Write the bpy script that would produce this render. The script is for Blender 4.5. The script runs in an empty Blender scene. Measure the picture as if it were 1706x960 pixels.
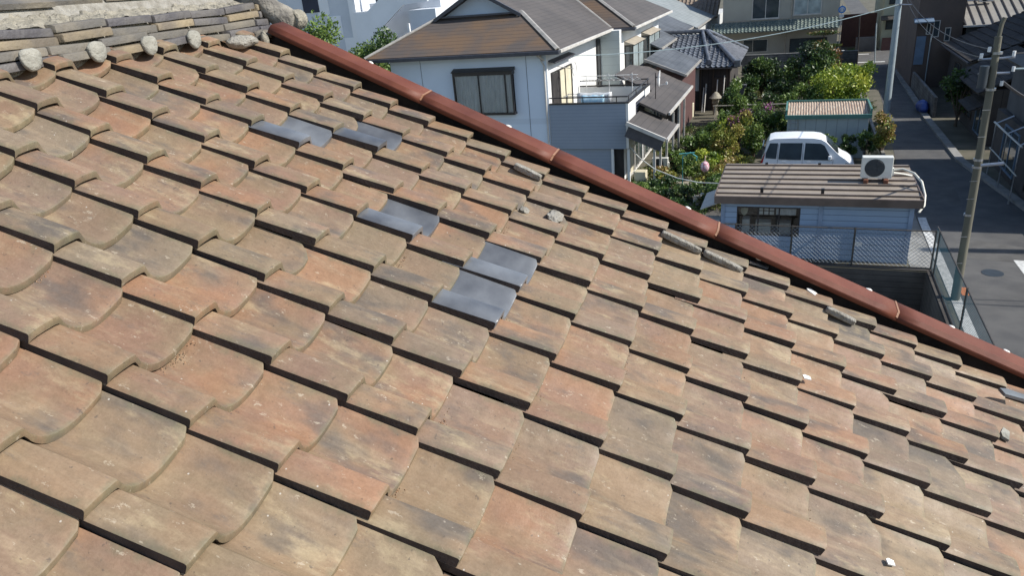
import bpy, bmesh, math, random
from mathutils import Vector, Matrix
import numpy as np
R = math.radians
scene = bpy.context.scene
# ------------------------------------------------------------------ camera, sky, sun, exposure
# street frame: +Y runs up the lane, ground z = 0, the photographer stands 9.7 m up on the roof
EYE = Vector((0, 0, 9.7))
cd = bpy.data.cameras.new('camera'); cam = bpy.data.objects.new('camera', cd)
scene.collection.objects.link(cam)
rot = Matrix(((0.933189, -0.069034, 0.352694), (0.349563, 0.402233, -0.846176), (-0.08345, 0.912931, 0.399491)))
cam.matrix_world = Matrix.Translation(EYE) @ rot.to_4x4()
cd.sensor_width = 36; cd.lens = 36 * 1187.8 / 1706; cd.clip_start = 0.05; cd.clip_end = 3000
scene.camera = cam
w = bpy.data.worlds.new('World'); scene.world = w; w.use_nodes = True
nt = w.node_tree; bg = nt.nodes['Background']
sky = nt.nodes.new('ShaderNodeTexSky'); sky.sky_type = 'NISHITA'; sky.sun_disc = False
SUN_AZ, SUN_EL = 4.0, 40.0
sky.sun_elevation = R(SUN_EL); sky.sun_rotation = R(90 - SUN_AZ); sky.dust_density = 0.6
nt.links.new(sky.outputs[0], bg.inputs[0]); bg.inputs[1].default_value = 0.12
sd = bpy.data.lights.new('sun', 'SUN'); sd.energy = 4.3; sd.angle = R(0.5); sd.color = (1, .955, .88)
sun = bpy.data.objects.new('sun', sd); scene.collection.objects.link(sun)
sv = Vector((math.cos(R(SUN_EL)) * math.cos(R(SUN_AZ)), math.cos(R(SUN_EL)) * math.sin(R(SUN_AZ)), math.sin(R(SUN_EL))))
sun.rotation_euler = sv.to_track_quat('Z', 'Y').to_euler(); sun.location = (40, 10, 60)
scene.view_settings.view_transform = 'Standard'; scene.view_settings.look = 'None'
scene.view_settings.exposure = 0.55; scene.view_settings.gamma = 1
scene.view_settings.use_curve_mapping = False
scene.cycles.max_bounces = 6
rnd = random.Random(7)

# ------------------------------------------------------------------ materials
def nd(t, typ, **kw):
    n = t.nodes.new(typ)
    for k, v in kw.items(): setattr(n, k, v)
    return n
def mat(name, col, col2=None, scale=4.0, rough=0.7, bump=0.15, bscale=None, metal=0.0, spec=None, detail=6, lo=.35, hi=.65, stretch=None, zgroove=None, xgroove=None, gdark=.45, dirt=0.0):
    m = bpy.data.materials.new(name); m.use_nodes = True; t = m.node_tree
    b = t.nodes['Principled BSDF']; b.inputs['Roughness'].default_value = rough; b.inputs['Metallic'].default_value = metal
    if spec is not None: b.inputs['Specular IOR Level'].default_value = spec
    tc = nd(t, 'ShaderNodeTexCoord'); src = tc.outputs['Object']
    mp = nd(t, 'ShaderNodeMapping'); t.links.new(src, mp.inputs[0])
    if stretch: mp.inputs['Scale'].default_value = stretch
    n = nd(t, 'ShaderNodeTexNoise'); n.inputs['Scale'].default_value = scale; n.inputs['Detail'].default_value = detail
    t.links.new(mp.outputs[0], n.inputs[0])
    r = nd(t, 'ShaderNodeMapRange'); r.inputs[1].default_value = lo; r.inputs[2].default_value = hi
    t.links.new(n.outputs[0], r.inputs[0])
    mx = nd(t, 'ShaderNodeMix', data_type='RGBA'); c2 = col2 or tuple(c * .8 for c in col)
    mx.inputs[6].default_value = (*col, 1); mx.inputs[7].default_value = (*c2, 1)
    t.links.new(r.outputs[0], mx.inputs[0]); out = mx.outputs[2]
    hsrc = None
    for ax, per in (('Z', zgroove), ('X', xgroove)):
        if per:
            sp = nd(t, 'ShaderNodeSeparateXYZ'); t.links.new(src, sp.inputs[0])
            d = nd(t, 'ShaderNodeMath', operation='DIVIDE'); d.inputs[1].default_value = per; t.links.new(sp.outputs[ax], d.inputs[0])
            fr = nd(t, 'ShaderNodeMath', operation='FRACT'); t.links.new(d.outputs[0], fr.inputs[0])
            ls = nd(t, 'ShaderNodeMath', operation='LESS_THAN'); ls.inputs[1].default_value = .09; t.links.new(fr.outputs[0], ls.inputs[0])
            m2 = nd(t, 'ShaderNodeMix', data_type='RGBA', blend_type='MULTIPLY'); t.links.new(out, m2.inputs[6])
            m2.inputs[7].default_value = (gdark, gdark, gdark, 1); t.links.new(ls.outputs[0], m2.inputs[0]); out = m2.outputs[2]
            hsrc = fr
    if dirt:
        n2 = nd(t, 'ShaderNodeTexNoise'); n2.inputs['Scale'].default_value = scale * .23; n2.inputs['Detail'].default_value = 8
        t.links.new(src, n2.inputs[0]); r2 = nd(t, 'ShaderNodeMapRange'); r2.inputs[1].default_value = .45; r2.inputs[2].default_value = .7
        r2.inputs[4].default_value = dirt; t.links.new(n2.outputs[0], r2.inputs[0])
        m3 = nd(t, 'ShaderNodeMix', data_type='RGBA', blend_type='MULTIPLY'); t.links.new(out, m3.inputs[6]); m3.inputs[7].default_value = (.35, .33, .3, 1)
        t.links.new(r2.outputs[0], m3.inputs[0]); out = m3.outputs[2]
    t.links.new(out, b.inputs['Base Color'])
    if bump:
        n3 = nd(t, 'ShaderNodeTexNoise'); n3.inputs['Scale'].default_value = bscale or scale * 6; n3.inputs['Detail'].default_value = 4
        t.links.new(mp.outputs[0], n3.inputs[0])
        bp = nd(t, 'ShaderNodeBump'); bp.inputs['Strength'].default_value = bump; bp.inputs['Distance'].default_value = .02
        t.links.new(n3.outputs[0], bp.inputs['Height']); t.links.new(bp.outputs[0], b.inputs['Normal'])
    return m
def glass(name='window_glass', col=(.03, .04, .045), rough=.06):
    m = mat(name, col, tuple(c * 1.6 for c in col), scale=1.3, rough=rough, bump=0.0, spec=.8)
    return m
def clear_glass():
    m = bpy.data.materials.new('clear_glass'); m.use_nodes = True; t = m.node_tree
    t.nodes.remove(t.nodes['Principled BSDF']); o = t.nodes['Material Output']
    tr = nd(t, 'ShaderNodeBsdfTransparent'); tr.inputs[0].default_value = (.93, .95, .95, 1)
    gl = nd(t, 'ShaderNodeBsdfGlossy'); gl.inputs['Roughness'].default_value = .03
    fz = nd(t, 'ShaderNodeFresnel'); fz.inputs[0].default_value = 1.5
    mx = nd(t, 'ShaderNodeMixShader'); t.links.new(fz.outputs[0], mx.inputs[0]); t.links.new(tr.outputs[0], mx.inputs[1]); t.links.new(gl.outputs[0], mx.inputs[2])
    t.links.new(mx.outputs[0], o.inputs[0]); return m

def clay_material():
    m = bpy.data.materials.new('weathered_clay_tile'); m.use_nodes = True; t = m.node_tree
    b = t.nodes['Principled BSDF']; b.inputs['Roughness'].default_value = .62; b.inputs['Specular IOR Level'].default_value = .42
    tc = nd(t, 'ShaderNodeTexCoord'); at = nd(t, 'ShaderNodeAttribute', attribute_name='tint')
    uv = nd(t, 'ShaderNodeUVMap', uv_map='tile_uv')
    off = nd(t, 'ShaderNodeVectorMath', operation='MULTIPLY_ADD'); off.inputs[1].default_value = (9, 9, 9)
    t.links.new(at.outputs['Color'], off.inputs[0]); t.links.new(tc.outputs['Object'], off.inputs[2])
    def noise(scale, detail, rough=.55, vec=off.outputs[0], st=None):
        v = vec
        if st:
            mp = nd(t, 'ShaderNodeMapping'); mp.inputs['Scale'].default_value = st; t.links.new(v, mp.inputs[0]); v = mp.outputs[0]
        n = nd(t, 'ShaderNodeTexNoise'); n.inputs['Scale'].default_value = scale; n.inputs['Detail'].default_value = detail; n.inputs['Roughness'].default_value = rough
        t.links.new(v, n.inputs[0]); return n.outputs[0]
    def ramp(s, a, bb, c=0., d=1.):
        r = nd(t, 'ShaderNodeMapRange', interpolation_type='SMOOTHSTEP'); r.inputs[1].default_value = a; r.inputs[2].default_value = bb; r.inputs[3].default_value = c; r.inputs[4].default_value = d
        t.links.new(s, r.inputs[0]); return r.outputs[0]
    def mix(f, a, bb, mode='MIX'):
        x = nd(t, 'ShaderNodeMix', data_type='RGBA', blend_type=mode)
        if isinstance(f, float): x.inputs[0].default_value = f
        else: t.links.new(f, x.inputs[0])
        for i, s in ((6, a), (7, bb)):
            if isinstance(s, tuple): x.inputs[i].default_value = (*s, 1)
            else: t.links.new(s, x.inputs[i])
        return x.outputs[2]
    sep = nd(t, 'ShaderNodeSeparateColor'); t.links.new(at.outputs['Color'], sep.inputs[0])
    su = nd(t, 'ShaderNodeSeparateXYZ'); t.links.new(uv.outputs[0], su.inputs[0])
    c = mix(ramp(noise(7, 5, .55, (.0, .0, .0) and off.outputs[0], (.5, 1.2, .5)), .38, .62), CL['rose'], CL['tan'])
    c = mix(ramp(noise(3.1, 4), .45, .64, 0, .7), c, CL['orange'])
    # each tile fired a little differently
    c = mix(ramp(sep.outputs[0], .35, 1, 0, .62), c, CL['tan2'])
    c = mix(ramp(sep.outputs[1], .45, 1, 0, .45), c, CL['grey'])
    # soft smoky flashing marks
    sm = noise(5.6, 4, .55, st=(.55, 1.25, .55))
    c = mix(ramp(sm, .51, .68, 0, .72), c, CL['smoke'])
    # pale yellow-green bloom
    c = mix(ramp(noise(8.5, 6, .7, st=(.45, 1.3, .45)), .54, .70, 0, .6), c, CL['bloom'])
    # streaks running down the slope
    st = noise(22, 3, .6, st=(.18, 1.3, .18))
    c = mix(ramp(st, .52, .75, 0, .4), c, CL['streak'])
    c = mix(ramp(noise(60, 3, .7, st=(.5, 1.2, .5)), .35, .68, 0, .32), c, (.62, .60, .58), 'MULTIPLY')
    wv = noise(13, 6, .75, st=(.5, 1.3, .5)); c = mix(ramp(wv, .57, .68, 0, .36), c, CL['smoke'])
    # lichen/dirt close to the tile's edges
    ev = nd(t, 'ShaderNodeMath', operation='MULTIPLY_ADD'); ev.inputs[1].default_value = .05; t.links.new(noise(30, 3), ev.inputs[0]); t.links.new(su.outputs[1], ev.inputs[2])
    c = mix(ramp(ev.outputs[0], .042, .014, 0, .72), c, CL['lichen'])
    # crisp scuffs and dark pits
    c = mix(ramp(noise(34, 7, .78, st=(.6, 1.3, .6)), .615, .64, 0, .5), c, (.46, .40, .31))
    c = mix(ramp(noise(52, 5, .7), .64, .67, 0, .6), c, (.075, .062, .052))
    c = mix(ramp(noise(160, 2), .35, .7, 0, .35), c, (.75, .72, .68), 'MULTIPLY')
    sp = nd(t, 'ShaderNodeTexVoronoi'); sp.inputs['Scale'].default_value = 26; t.links.new(off.outputs[0], sp.inputs[0])
    c = mix(ramp(sp.outputs['Distance'], .07, .03, 0, .35), c, (.11, .085, .065))
    sp2 = nd(t, 'ShaderNodeTexVoronoi'); sp2.inputs['Scale'].default_value = 17; mp2 = nd(t, 'ShaderNodeVectorMath', operation='ADD'); mp2.inputs[1].default_value = (3, 5, 7)
    t.links.new(off.outputs[0], mp2.inputs[0]); t.links.new(mp2.outputs[0], sp2.inputs[0])
    c = mix(ramp(sp2.outputs['Distance'], .05, .025, 0, .7), c, (.5, .47, .42))
    hb = mix(ramp(noise(2.2, 4, .6), .3, .7), (.88, .88, .88), (1.1, 1.1, 1.1)); c = mix(1.0, c, hb, 'MULTIPLY')
    t.links.new(c, b.inputs['Base Color'])
    t.links.new(ramp(sm, .3, .7, .54, .78), b.inputs['Roughness'])
    bp = nd(t, 'ShaderNodeBump'); bp.inputs['Strength'].default_value = .35; bp.inputs['Distance'].default_value = .004
    t.links.new(noise(45, 6, .65), bp.inputs['Height'])
    bp2 = nd(t, 'ShaderNodeBump'); bp2.inputs['Strength'].default_value = .35; bp2.inputs['Distance'].default_value = .02
    t.links.new(noise(9, 2), bp2.inputs['Height']); t.links.new(bp.outputs[0], bp2.inputs['Normal']); t.links.new(bp2.outputs[0], b.inputs['Normal'])
    return m
CL = dict(rose=(.236, .145, .098), tan=(.228, .160, .100), orange=(.292, .158, .088), tan2=(.236, .185, .115), grey=(.172, .147, .117),
          smoke=(.090, .085, .080), bloom=(.385, .308, .190), streak=(.335, .258, .17), lichen=(.140, .130, .080))
M = {}
M['clay'] = clay_material()
M['tile_side'] = mat('soot_and_shade_tile_side', (.032, .023, .020), (.062, .044, .036), scale=14, rough=.9, bump=.3)  # soot plus painted-in shade: the tile sides are coloured near black
M['slate_new'] = mat('smoked_tile_glaze', (.075, .080, .090), (.160, .170, .182), scale=6, rough=.30, bump=.04, spec=.8, dirt=.35)
M['cap_mortar'] = mat('smooth_pale_mortar', (.31, .30, .26), (.21, .205, .175), scale=14, rough=.95, bump=.7, bscale=45, dirt=.4)
M['noshi_tan'] = mat('tan_ridge_tile', (.27, .215, .135), (.15, .125, .095), scale=7, rough=.75, bump=.35, bscale=50, dirt=.5)
M['crumb'] = mat('orange_brown_grit', (.36, .20, .11), (.24, .17, .11), scale=60, rough=.95)
M['black'] = mat('old_roof_underlay', (.022, .017, .014), (.045, .034, .027), scale=9, rough=.95)
M['red'] = mat('red_brown_painted_metal', (.118, .034, .019), (.150, .048, .027), scale=7, rough=.58, bump=.25, bscale=5, spec=.3, dirt=.45)
M['red_seam'] = mat('bare_seam_metal', (.30, .15, .08), rough=.4, scale=20)
M['mortar'] = mat('crumbly_mortar', (.30, .285, .25), (.20, .185, .155), scale=24, rough=.95, bump=1.0, bscale=60)
M['mortar_light'] = mat('pale_mortar', (.30, .275, .22), (.19, .175, .14), scale=30, rough=.95, bump=.9, bscale=70)
M['noshi'] = mat('weathered_ridge_tile', (.19, .165, .125), (.105, .098, .088), scale=5, rough=.75, bump=.35, bscale=50, dirt=.6)
M['noshi_dark'] = mat('dark_ridge_tile', (.065, .060, .064), (.12, .11, .10), scale=6, rough=.6, bump=.3, bscale=50)
M['oni'] = mat('rough_ornament_clay', (.13, .12, .105), (.30, .275, .23), scale=11, rough=.85, bump=.9, bscale=38, dirt=.5)
M['white_bit'] = mat('white_sealant', (.75, .73, .68), scale=10, rough=.7)
M['zinc'] = mat('bare_zinc', (.42, .43, .45), rough=.35, metal=.8, scale=8)
M['asphalt'] = mat('asphalt', (.068, .067, .067), (.098, .095, .091), scale=1.3, rough=.9, bump=.4, bscale=90, dirt=.35)
M['asphalt2'] = mat('asphalt_side', (.075, .072, .068), (.10, .096, .09), scale=2.3, rough=.9, bump=.4, bscale=90, dirt=.4)
M['road_paint'] = mat('road_paint', (.62, .62, .60), (.42, .42, .40), scale=9, rough=.8, dirt=.3)
M['ground'] = mat('packed_earth', (.13, .115, .085), (.085, .082, .055), scale=1.1, rough=.95, bump=.6, bscale=30, dirt=.4)
M['concrete'] = mat('concrete', (.27, .265, .25), (.19, .185, .17), scale=2.2, rough=.9, bump=.3, dirt=.5)
M['block'] = mat('concrete_block', (.17, .165, .155), (.10, .095, .09), scale=2, rough=.92, bump=.3, zgroove=.2, dirt=.7)
M['retain'] = mat('dark_retaining_wall', (.062, .055, .050), (.095, .085, .075), scale=1.5, rough=.95, bump=.5, zgroove=.2, dirt=.6)  # dark grey-brown courses, same tone on both retaining walls
M['siding'] = mat('sky_tinted_white_siding', (.64, .73, .84), (.60, .69, .80), scale=.7, rough=.6, bump=.02, zgroove=3.03, gdark=.9, dirt=.08)  # white siding with the blue of its skylit shade put into the colour
M['wall_white'] = mat('white_render', (.74, .74, .72), (.68, .68, .66), scale=1, rough=.8, bump=.05, dirt=.06)
M['lap_grey'] = mat('grey_lap_siding', (.235, .28, .345), (.255, .30, .365), scale=.9, rough=.6, bump=.02, zgroove=.16, gdark=.75)
M['lap_teal'] = mat('pale_grey_green_siding', (.42, .47, .46), (.38, .43, .43), scale=.9, rough=.6, bump=.02, zgroove=.45, gdark=.88)
M['slate_brown'] = mat('brown_roof_slate', (.085, .069, .060), (.135, .085, .050), scale=.55, rough=.8, bump=.25, bscale=20, zgroove=.135, gdark=.45, lo=.42, hi=.62, dirt=.35)
M['slate_grey'] = mat('grey_roof_slate', (.062, .056, .054), (.085, .075, .070), scale=.8, rough=.8, bump=.25, bscale=20, zgroove=.135, gdark=.62, dirt=.3)
M['slate_blue'] = mat('blue_grey_roof_slate', (.065, .073, .084), (.105, .115, .128), scale=1.4, rough=.65, bump=.25, bscale=20, zgroove=.13, gdark=.6, dirt=.45)
M['slate_green'] = mat('pale_green_grey_slate', (.23, .25, .25), (.18, .20, .20), scale=1.2, rough=.7, bump=.2, zgroove=.13, gdark=.75)
M['kawara'] = mat('silver_black_kawara', (.07, .077, .09), (.14, .15, .17), scale=4, rough=.30, bump=.15, spec=.8)
M['kawara_old'] = mat('old_dark_kawara', (.036, .032, .030), (.062, .055, .049), scale=3, rough=.65, bump=.2, dirt=.4)
M['kawara_green'] = mat('blue_green_kawara', (.10, .14, .14), (.22, .25, .215), scale=3, rough=.4, bump=.15, spec=.7)
M['kawara_brown'] = mat('brown_pantile', (.16, .12, .09), (.22, .17, .125), scale=3, rough=.6, bump=.15)
M['dark_trim'] = mat('dark_bronze_aluminium', (.022, .019, .020), (.03, .026, .026), scale=5, rough=.4, bump=0, spec=.5)
M['gutter'] = mat('dark_grey_gutter', (.045, .047, .060), (.06, .062, .075), scale=5, rough=.45, bump=0)
M['hip'] = mat('hip_cap_metal', (.34, .32, .29), (.24, .23, .21), scale=3, rough=.6, bump=.1)
M['fascia'] = mat('pale_fascia', (.55, .53, .49), (.45, .43, .40), scale=3, rough=.6, bump=.05, dirt=.3)
M['soffit'] = mat('beige_soffit', (.36, .32, .26), scale=3, rough=.8, bump=.05)
M['glass'] = glass(); M['glass_pale'] = glass('pale_window_glass', (.24, .28, .28), .12); M['clear'] = clear_glass()
M['curtain'] = mat('net_curtain', (.80, .80, .80), (.62, .62, .64), scale=6, rough=.9, bump=.1, stretch=(4, 4, .3))
M['cream'] = mat('cream_panel', (.62, .57, .42), scale=2, rough=.7, bump=.05)
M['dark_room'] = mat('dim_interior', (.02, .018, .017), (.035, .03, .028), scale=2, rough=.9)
M['wood_dark'] = mat('dark_stained_wood', (.045, .032, .024), (.075, .052, .038), scale=3, rough=.8, stretch=(1, 1, .15), bump=.2)
M['wood_red'] = mat('maroon_board', (.075, .035, .034), (.09, .045, .04), scale=3, rough=.8, bump=.1)
M['plaster'] = mat('white_plaster', (.55, .56, .55), (.47, .48, .47), scale=2, rough=.85, bump=.05, dirt=.2)
M['beige'] = mat('beige_render', (.36, .345, .295), (.32, .305, .26), scale=.8, rough=.85, bump=.1, dirt=.25)
M['brown_wall'] = mat('brown_sprayed_render', (.115, .085, .070), (.095, .072, .062), scale=1, rough=.9, bump=.2, dirt=.3)
M['green_wall'] = mat('pale_green_render', (.30, .32, .25), (.26, .28, .22), scale=1, rough=.9, bump=.1, dirt=.3)
M['dark_wall'] = mat('charred_board_wall', (.040, .036, .036), (.065, .056, .052), scale=1.2, rough=.9, bump=.2, xgroove=.4, dirt=.4)
M['grey_wall'] = mat('grey_render', (.085, .088, .096), (.06, .062, .068), scale=1, rough=.9, bump=.1, dirt=.4)
M['apt_grey'] = mat('apartment_grey_panel', (.62, .65, .69), (.57, .60, .64), scale=1, rough=.7, bump=.02)
M['apt_white'] = mat('apartment_white_paint', (.85, .86, .87), (.80, .81, .82), scale=1, rough=.7, bump=.03, dirt=.1)
M['apt_dark'] = mat('navy_recess', (.03, .035, .06), scale=1, rough=.7)
M['hut_blue'] = mat('blue_painted_boards', (.25, .345, .48), (.28, .375, .51), scale=1.5, rough=.55, bump=.05, zgroove=.2, gdark=.35, dirt=.2)
M['hut_trim'] = mat('blue_painted_trim', (.235, .31, .43), scale=3, rough=.5, bump=.03)
M['hut_roof'] = mat('taupe_metal_roof', (.30, .255, .205), (.25, .215, .175), scale=2.5, rough=.5, bump=.06, dirt=.3)
M['hut_fascia'] = mat('brown_metal_fascia', (.115, .085, .070), (.145, .105, .085), scale=4, rough=.5, bump=.05, dirt=.4)
M['van'] = mat('white_car_paint', (.76, .78, .80), (.74, .76, .79), scale=1, rough=.22, bump=0, spec=.6)
M['tyre'] = mat('tyre_rubber', (.02, .02, .02), rough=.85)
M['chrome'] = mat('wheel_alloy', (.5, .5, .52), rough=.3, metal=.9)
M['lamp_red'] = mat('red_lamp_plastic', (.35, .02, .015), rough=.2, bump=0)
M['lamp_clear'] = mat('headlamp_plastic', (.55, .57, .58), rough=.1, bump=0)
M['ac_white'] = mat('ivory_appliance_paint', (.66, .66, .61), (.60, .60, .56), scale=3, rough=.45, bump=.02, dirt=.12)
M['ac_dark'] = mat('fan_grille_black', (.035, .045, .055), rough=.5)
M['rust'] = mat('rusty_block', (.22, .085, .045), (.12, .05, .03), scale=14, rough=.9)
M['cord'] = mat('white_cable', (.66, .65, .58), rough=.6, bump=0)
M['wire'] = mat('black_cable', (.03, .03, .035), rough=.6, bump=0)
M['wire_pale'] = mat('pale_cable', (.30, .38, .40), rough=.5, bump=0)
M['pole_conc'] = mat('concrete_pole', (.145, .135, .10), (.11, .105, .08), scale=4, rough=.85, bump=.15, stretch=(1, 1, .2), dirt=.3)
M['pole_steel'] = mat('galvanised_pole', (.36, .42, .45), (.30, .36, .39), scale=4, rough=.5, bump=.04, metal=.2)
M['fence_dark'] = mat('dark_fence_pipe', (.035, .035, .034), (.07, .06, .05), scale=12, rough=.6, bump=.1)
M['mesh_grey'] = mat('fence_wire_grey', (.34, .38, .42), rough=.5, bump=0, metal=.3)
M['mesh_teal'] = mat('fence_wire_teal', (.05, .16, .18), (.08, .22, .24), scale=9, rough=.5, bump=0)
M['shed_wall'] = mat('pale_shed_panel', (.36, .41, .42), (.32, .37, .38), scale=2, rough=.6, bump=.04, xgroove=.48, gdark=.7)
M['shed_green'] = mat('green_shed_trim', (.06, .17, .14), (.08, .2, .17), scale=5, rough=.5, bump=.05)
M['shed_rust'] = mat('rusty_corrugated', (.46, .40, .32), (.26, .17, .12), scale=9, rough=.85, bump=.1, stretch=(6, .25, 1), lo=.42, hi=.56)
M['metal_rib'] = mat('ribbed_metal_sheet', (.30, .285, .25), (.26, .245, .22), scale=3, rough=.55, bump=.05, dirt=.3)
M['blue_tarp'] = mat('blue_tarpaulin', (.02, .05, .22), (.03, .07, .28), scale=5, rough=.5, bump=.5, bscale=12)
M['sign_blue'] = mat('blue_sign_face', (.03, .22, .60), rough=.4, bump=0)
M['white'] = mat('white_paint', (.75, .75, .74), rough=.5, bump=.02)
M['door_blue'] = mat('blue_grey_door', (.13, .19, .27), rough=.6, scale=3, bump=.03)
M['bark'] = mat('bark', (.075, .055, .038), (.12, .09, .065), scale=10, rough=.95, bump=.6)
M['turquoise'] = mat('turquoise_plastic', (.08, .36, .38), rough=.5, bump=0)
M['pink'] = mat('pink_cloth', (.42, .06, .12), (.8, .72, .72), scale=14, rough=.8, bump=.1)
M['laundry_blue'] = mat('pale_blue_towel', (.35, .6, .75), (.6, .75, .82), scale=9, rough=.9, bump=.2)
M['stone'] = mat('garden_stone', (.34, .31, .24), (.22, .2, .16), scale=8, rough=.9, bump=.6)
M['terracotta'] = mat('terracotta', (.32, .13, .07), rough=.8, scale=8)
M['orange_paint'] = mat('orange_ground_mark', (.6, .2, .06), rough=.8, scale=20)
def leaf_mat(name, cols, tr=.25):
    m = bpy.data.materials.new(name); m.use_nodes = True; t = m.node_tree; b = t.nodes['Principled BSDF']
    at = nd(t, 'ShaderNodeAttribute', attribute_name='leaf'); cr = nd(t, 'ShaderNodeValToRGB'); e = cr.color_ramp.elements
    while len(e) < len(cols): e.new(.5)
    for i, c in enumerate(cols): e[i].position = i / (len(cols) - 1); e[i].color = (*c, 1)
    t.links.new(at.outputs['Fac'], cr.inputs[0]); t.links.new(cr.outputs[0], b.inputs['Base Color'])
    b.inputs['Roughness'].default_value = .45
    tl = nd(t, 'ShaderNodeBsdfTranslucent'); t.links.new(cr.outputs[0], tl.inputs[0])
    mx = nd(t, 'ShaderNodeMixShader'); mx.inputs[0].default_value = tr; t.links.new(b.outputs[0], mx.inputs[1]); t.links.new(tl.outputs[0], mx.inputs[2])
    t.links.new(mx.outputs[0], t.nodes['Material Output'].inputs[0]); return m
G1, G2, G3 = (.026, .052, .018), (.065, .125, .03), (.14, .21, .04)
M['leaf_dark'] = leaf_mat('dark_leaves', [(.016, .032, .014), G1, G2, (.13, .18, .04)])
M['leaf_orange'] = leaf_mat('turning_leaves', [G1, G2, (.10, .11, .03), (.20, .10, .03), (.26, .13, .05)])
M['leaf_lime'] = leaf_mat('yellow_green_leaves', [G2, (.16, .24, .025), (.30, .37, .04), (.45, .46, .07)])
M['leaf_mid'] = leaf_mat('mid_green_leaves', [G1, G2, G3, (.16, .23, .06)])
M['leaf_red'] = leaf_mat('red_tipped_leaves', [G2, (.15, .20, .035), (.27, .28, .05), (.30, .25, .07), (.30, .17, .08)])
M['leaf_pink'] = leaf_mat('mauve_blossom', [(.20, .08, .14), (.38, .13, .30), (.52, .24, .44)])
M['grass'] = leaf_mat('low_weeds', [G1, G2, (.12, .14, .04), (.20, .17, .08)])

# ------------------------------------------------------------------ mesh builder
class MB:
    def __init__(s): s.v = []; s.f = []; s.mi = []; s.tint = []; s.uv = None
    def add(s, vs, fs, mi=0):
        o = len(s.v); s.v += [tuple(v) for v in vs]; s.f += [tuple(i + o for i in f) for f in fs]; s.mi += [mi] * len(fs)
    def box(s, x0, y0, z0, x1, y1, z1, mi=0):
        s.add([(x0, y0, z0), (x1, y0, z0), (x1, y1, z0), (x0, y1, z0), (x0, y0, z1), (x1, y0, z1), (x1, y1, z1), (x0, y1, z1)],
              [(0, 3, 2, 1), (4, 5, 6, 7), (0, 1, 5, 4), (1, 2, 6, 5), (2, 3, 7, 6), (3, 0, 4, 7)], mi)
    def slab(s, pts, t, mi=0):      # polygon given by its top points, thickened downwards along its normal
        p = [Vector(q) for q in pts]; n = (p[1] - p[0]).cross(p[2] - p[0]).normalized()
        if n.z < 0: p.reverse(); n = -n
        k = len(p); q = [a - n * t for a in p]
        s.add(p + q, [tuple(range(k)), tuple(range(2 * k - 1, k - 1, -1))] + [(i, i + k, (i + 1) % k + k, (i + 1) % k) for i in range(k)], mi)
    def prism(s, pts, ax, a, b, mi=0):   # 2-D outline extruded along axis ax from a to b
        def P(q, c):
            if ax == 'x': return (c, q[0], q[1])
            if ax == 'y': return (q[0], c, q[1])
            return (q[0], q[1], c)
        k = len(pts); s.add([P(q, a) for q in pts] + [P(q, b) for q in pts],
            [tuple(range(k)), tuple(range(2 * k - 1, k - 1, -1))] + [(i, i + k, (i + 1) % k + k, (i + 1) % k) for i in range(k)], mi)
    def tube(s, pts, r, n=6, mi=0, caps=True, r1=None):
        p = [Vector(q) for q in pts]; rings = []
        for i, q in enumerate(p):
            d = (p[min(i + 1, len(p) - 1)] - p[max(i - 1, 0)]).normalized()
            a = d.cross(Vector((0, 0, 1)));
            if a.length < 1e-3: a = d.cross(Vector((1, 0, 0)))
            a.normalize(); b = d.cross(a)
            rr = r if r1 is None else r + (r1 - r) * i / (len(p) - 1)
            rings.append([q + (a * math.cos(2 * math.pi * k / n) + b * math.sin(2 * math.pi * k / n)) * rr for k in range(n)])
        vs = [v for rg in rings for v in rg]
        fs = [(i * n + k, i * n + (k + 1) % n, (i + 1) * n + (k + 1) % n, (i + 1) * n + k) for i in range(len(p) - 1) for k in range(n)]
        if caps: fs += [tuple(range(n - 1, -1, -1)), tuple(range((len(p) - 1) * n, len(p) * n))]
        s.add(vs, fs, mi)
    def disc(s, c, r, ax='y', t=.02, n=20, mi=0):
        d = {'x': (t / 2, 0, 0), 'y': (0, t / 2, 0), 'z': (0, 0, t / 2)}[ax]; c = Vector(c); d = Vector(d); s.tube([c - d, c + d], r, n, mi)
    def grid(s, P, mi=0, flip=False):
        h, w_ = len(P), len(P[0]); fs = []
        for i in range(h - 1):
            for j in range(w_ - 1):
                q = (i * w_ + j, i * w_ + j + 1, (i + 1) * w_ + j + 1, (i + 1) * w_ + j); fs.append(q[::-1] if flip else q)
        s.add([p for row in P for p in row], fs, mi)
    def build(s, name, mats, parent=None, smooth=None, bevel=0, fix=True, local=None):
        me = bpy.data.meshes.new(name)
        vs = s.v
        if parent is not None and local is not False:
            l = parent_world(parent); vs = [(v[0] - l[0], v[1] - l[1], v[2] - l[2]) for v in vs]
        me.from_pydata(vs, [], s.f)
        for m in (mats if isinstance(mats, (list, tuple)) else [mats]): me.materials.append(M[m] if isinstance(m, str) else m)
        me.polygons.foreach_set('material_index', s.mi); me.update()
        if fix:
            bm = bmesh.new(); bm.from_mesh(me); bmesh.ops.recalc_face_normals(bm, faces=bm.faces); bm.to_mesh(me); bm.free()
        if smooth:
            me.polygons.foreach_set('use_smooth', [True] * len(me.polygons)); me.set_sharp_from_angle(angle=R(smooth))
        o = bpy.data.objects.new(name, me); scene.collection.objects.link(o)
        if parent is not None: o.parent = parent
        if bevel:
            b = o.modifiers.new('bevel', 'BEVEL'); b.width = bevel; b.segments = 2; b.limit_method = 'ANGLE'
        return o
def parent_world(p):
    l = Vector((0, 0, 0))
    while p is not None: l += p.location; p = p.parent
    return l
def tag(o, label=None, cat=None, group=None, kind=None):
    if label: o['label'] = label
    if cat: o['category'] = cat
    if group: o['group'] = group
    if kind: o['kind'] = kind
    return o
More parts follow.
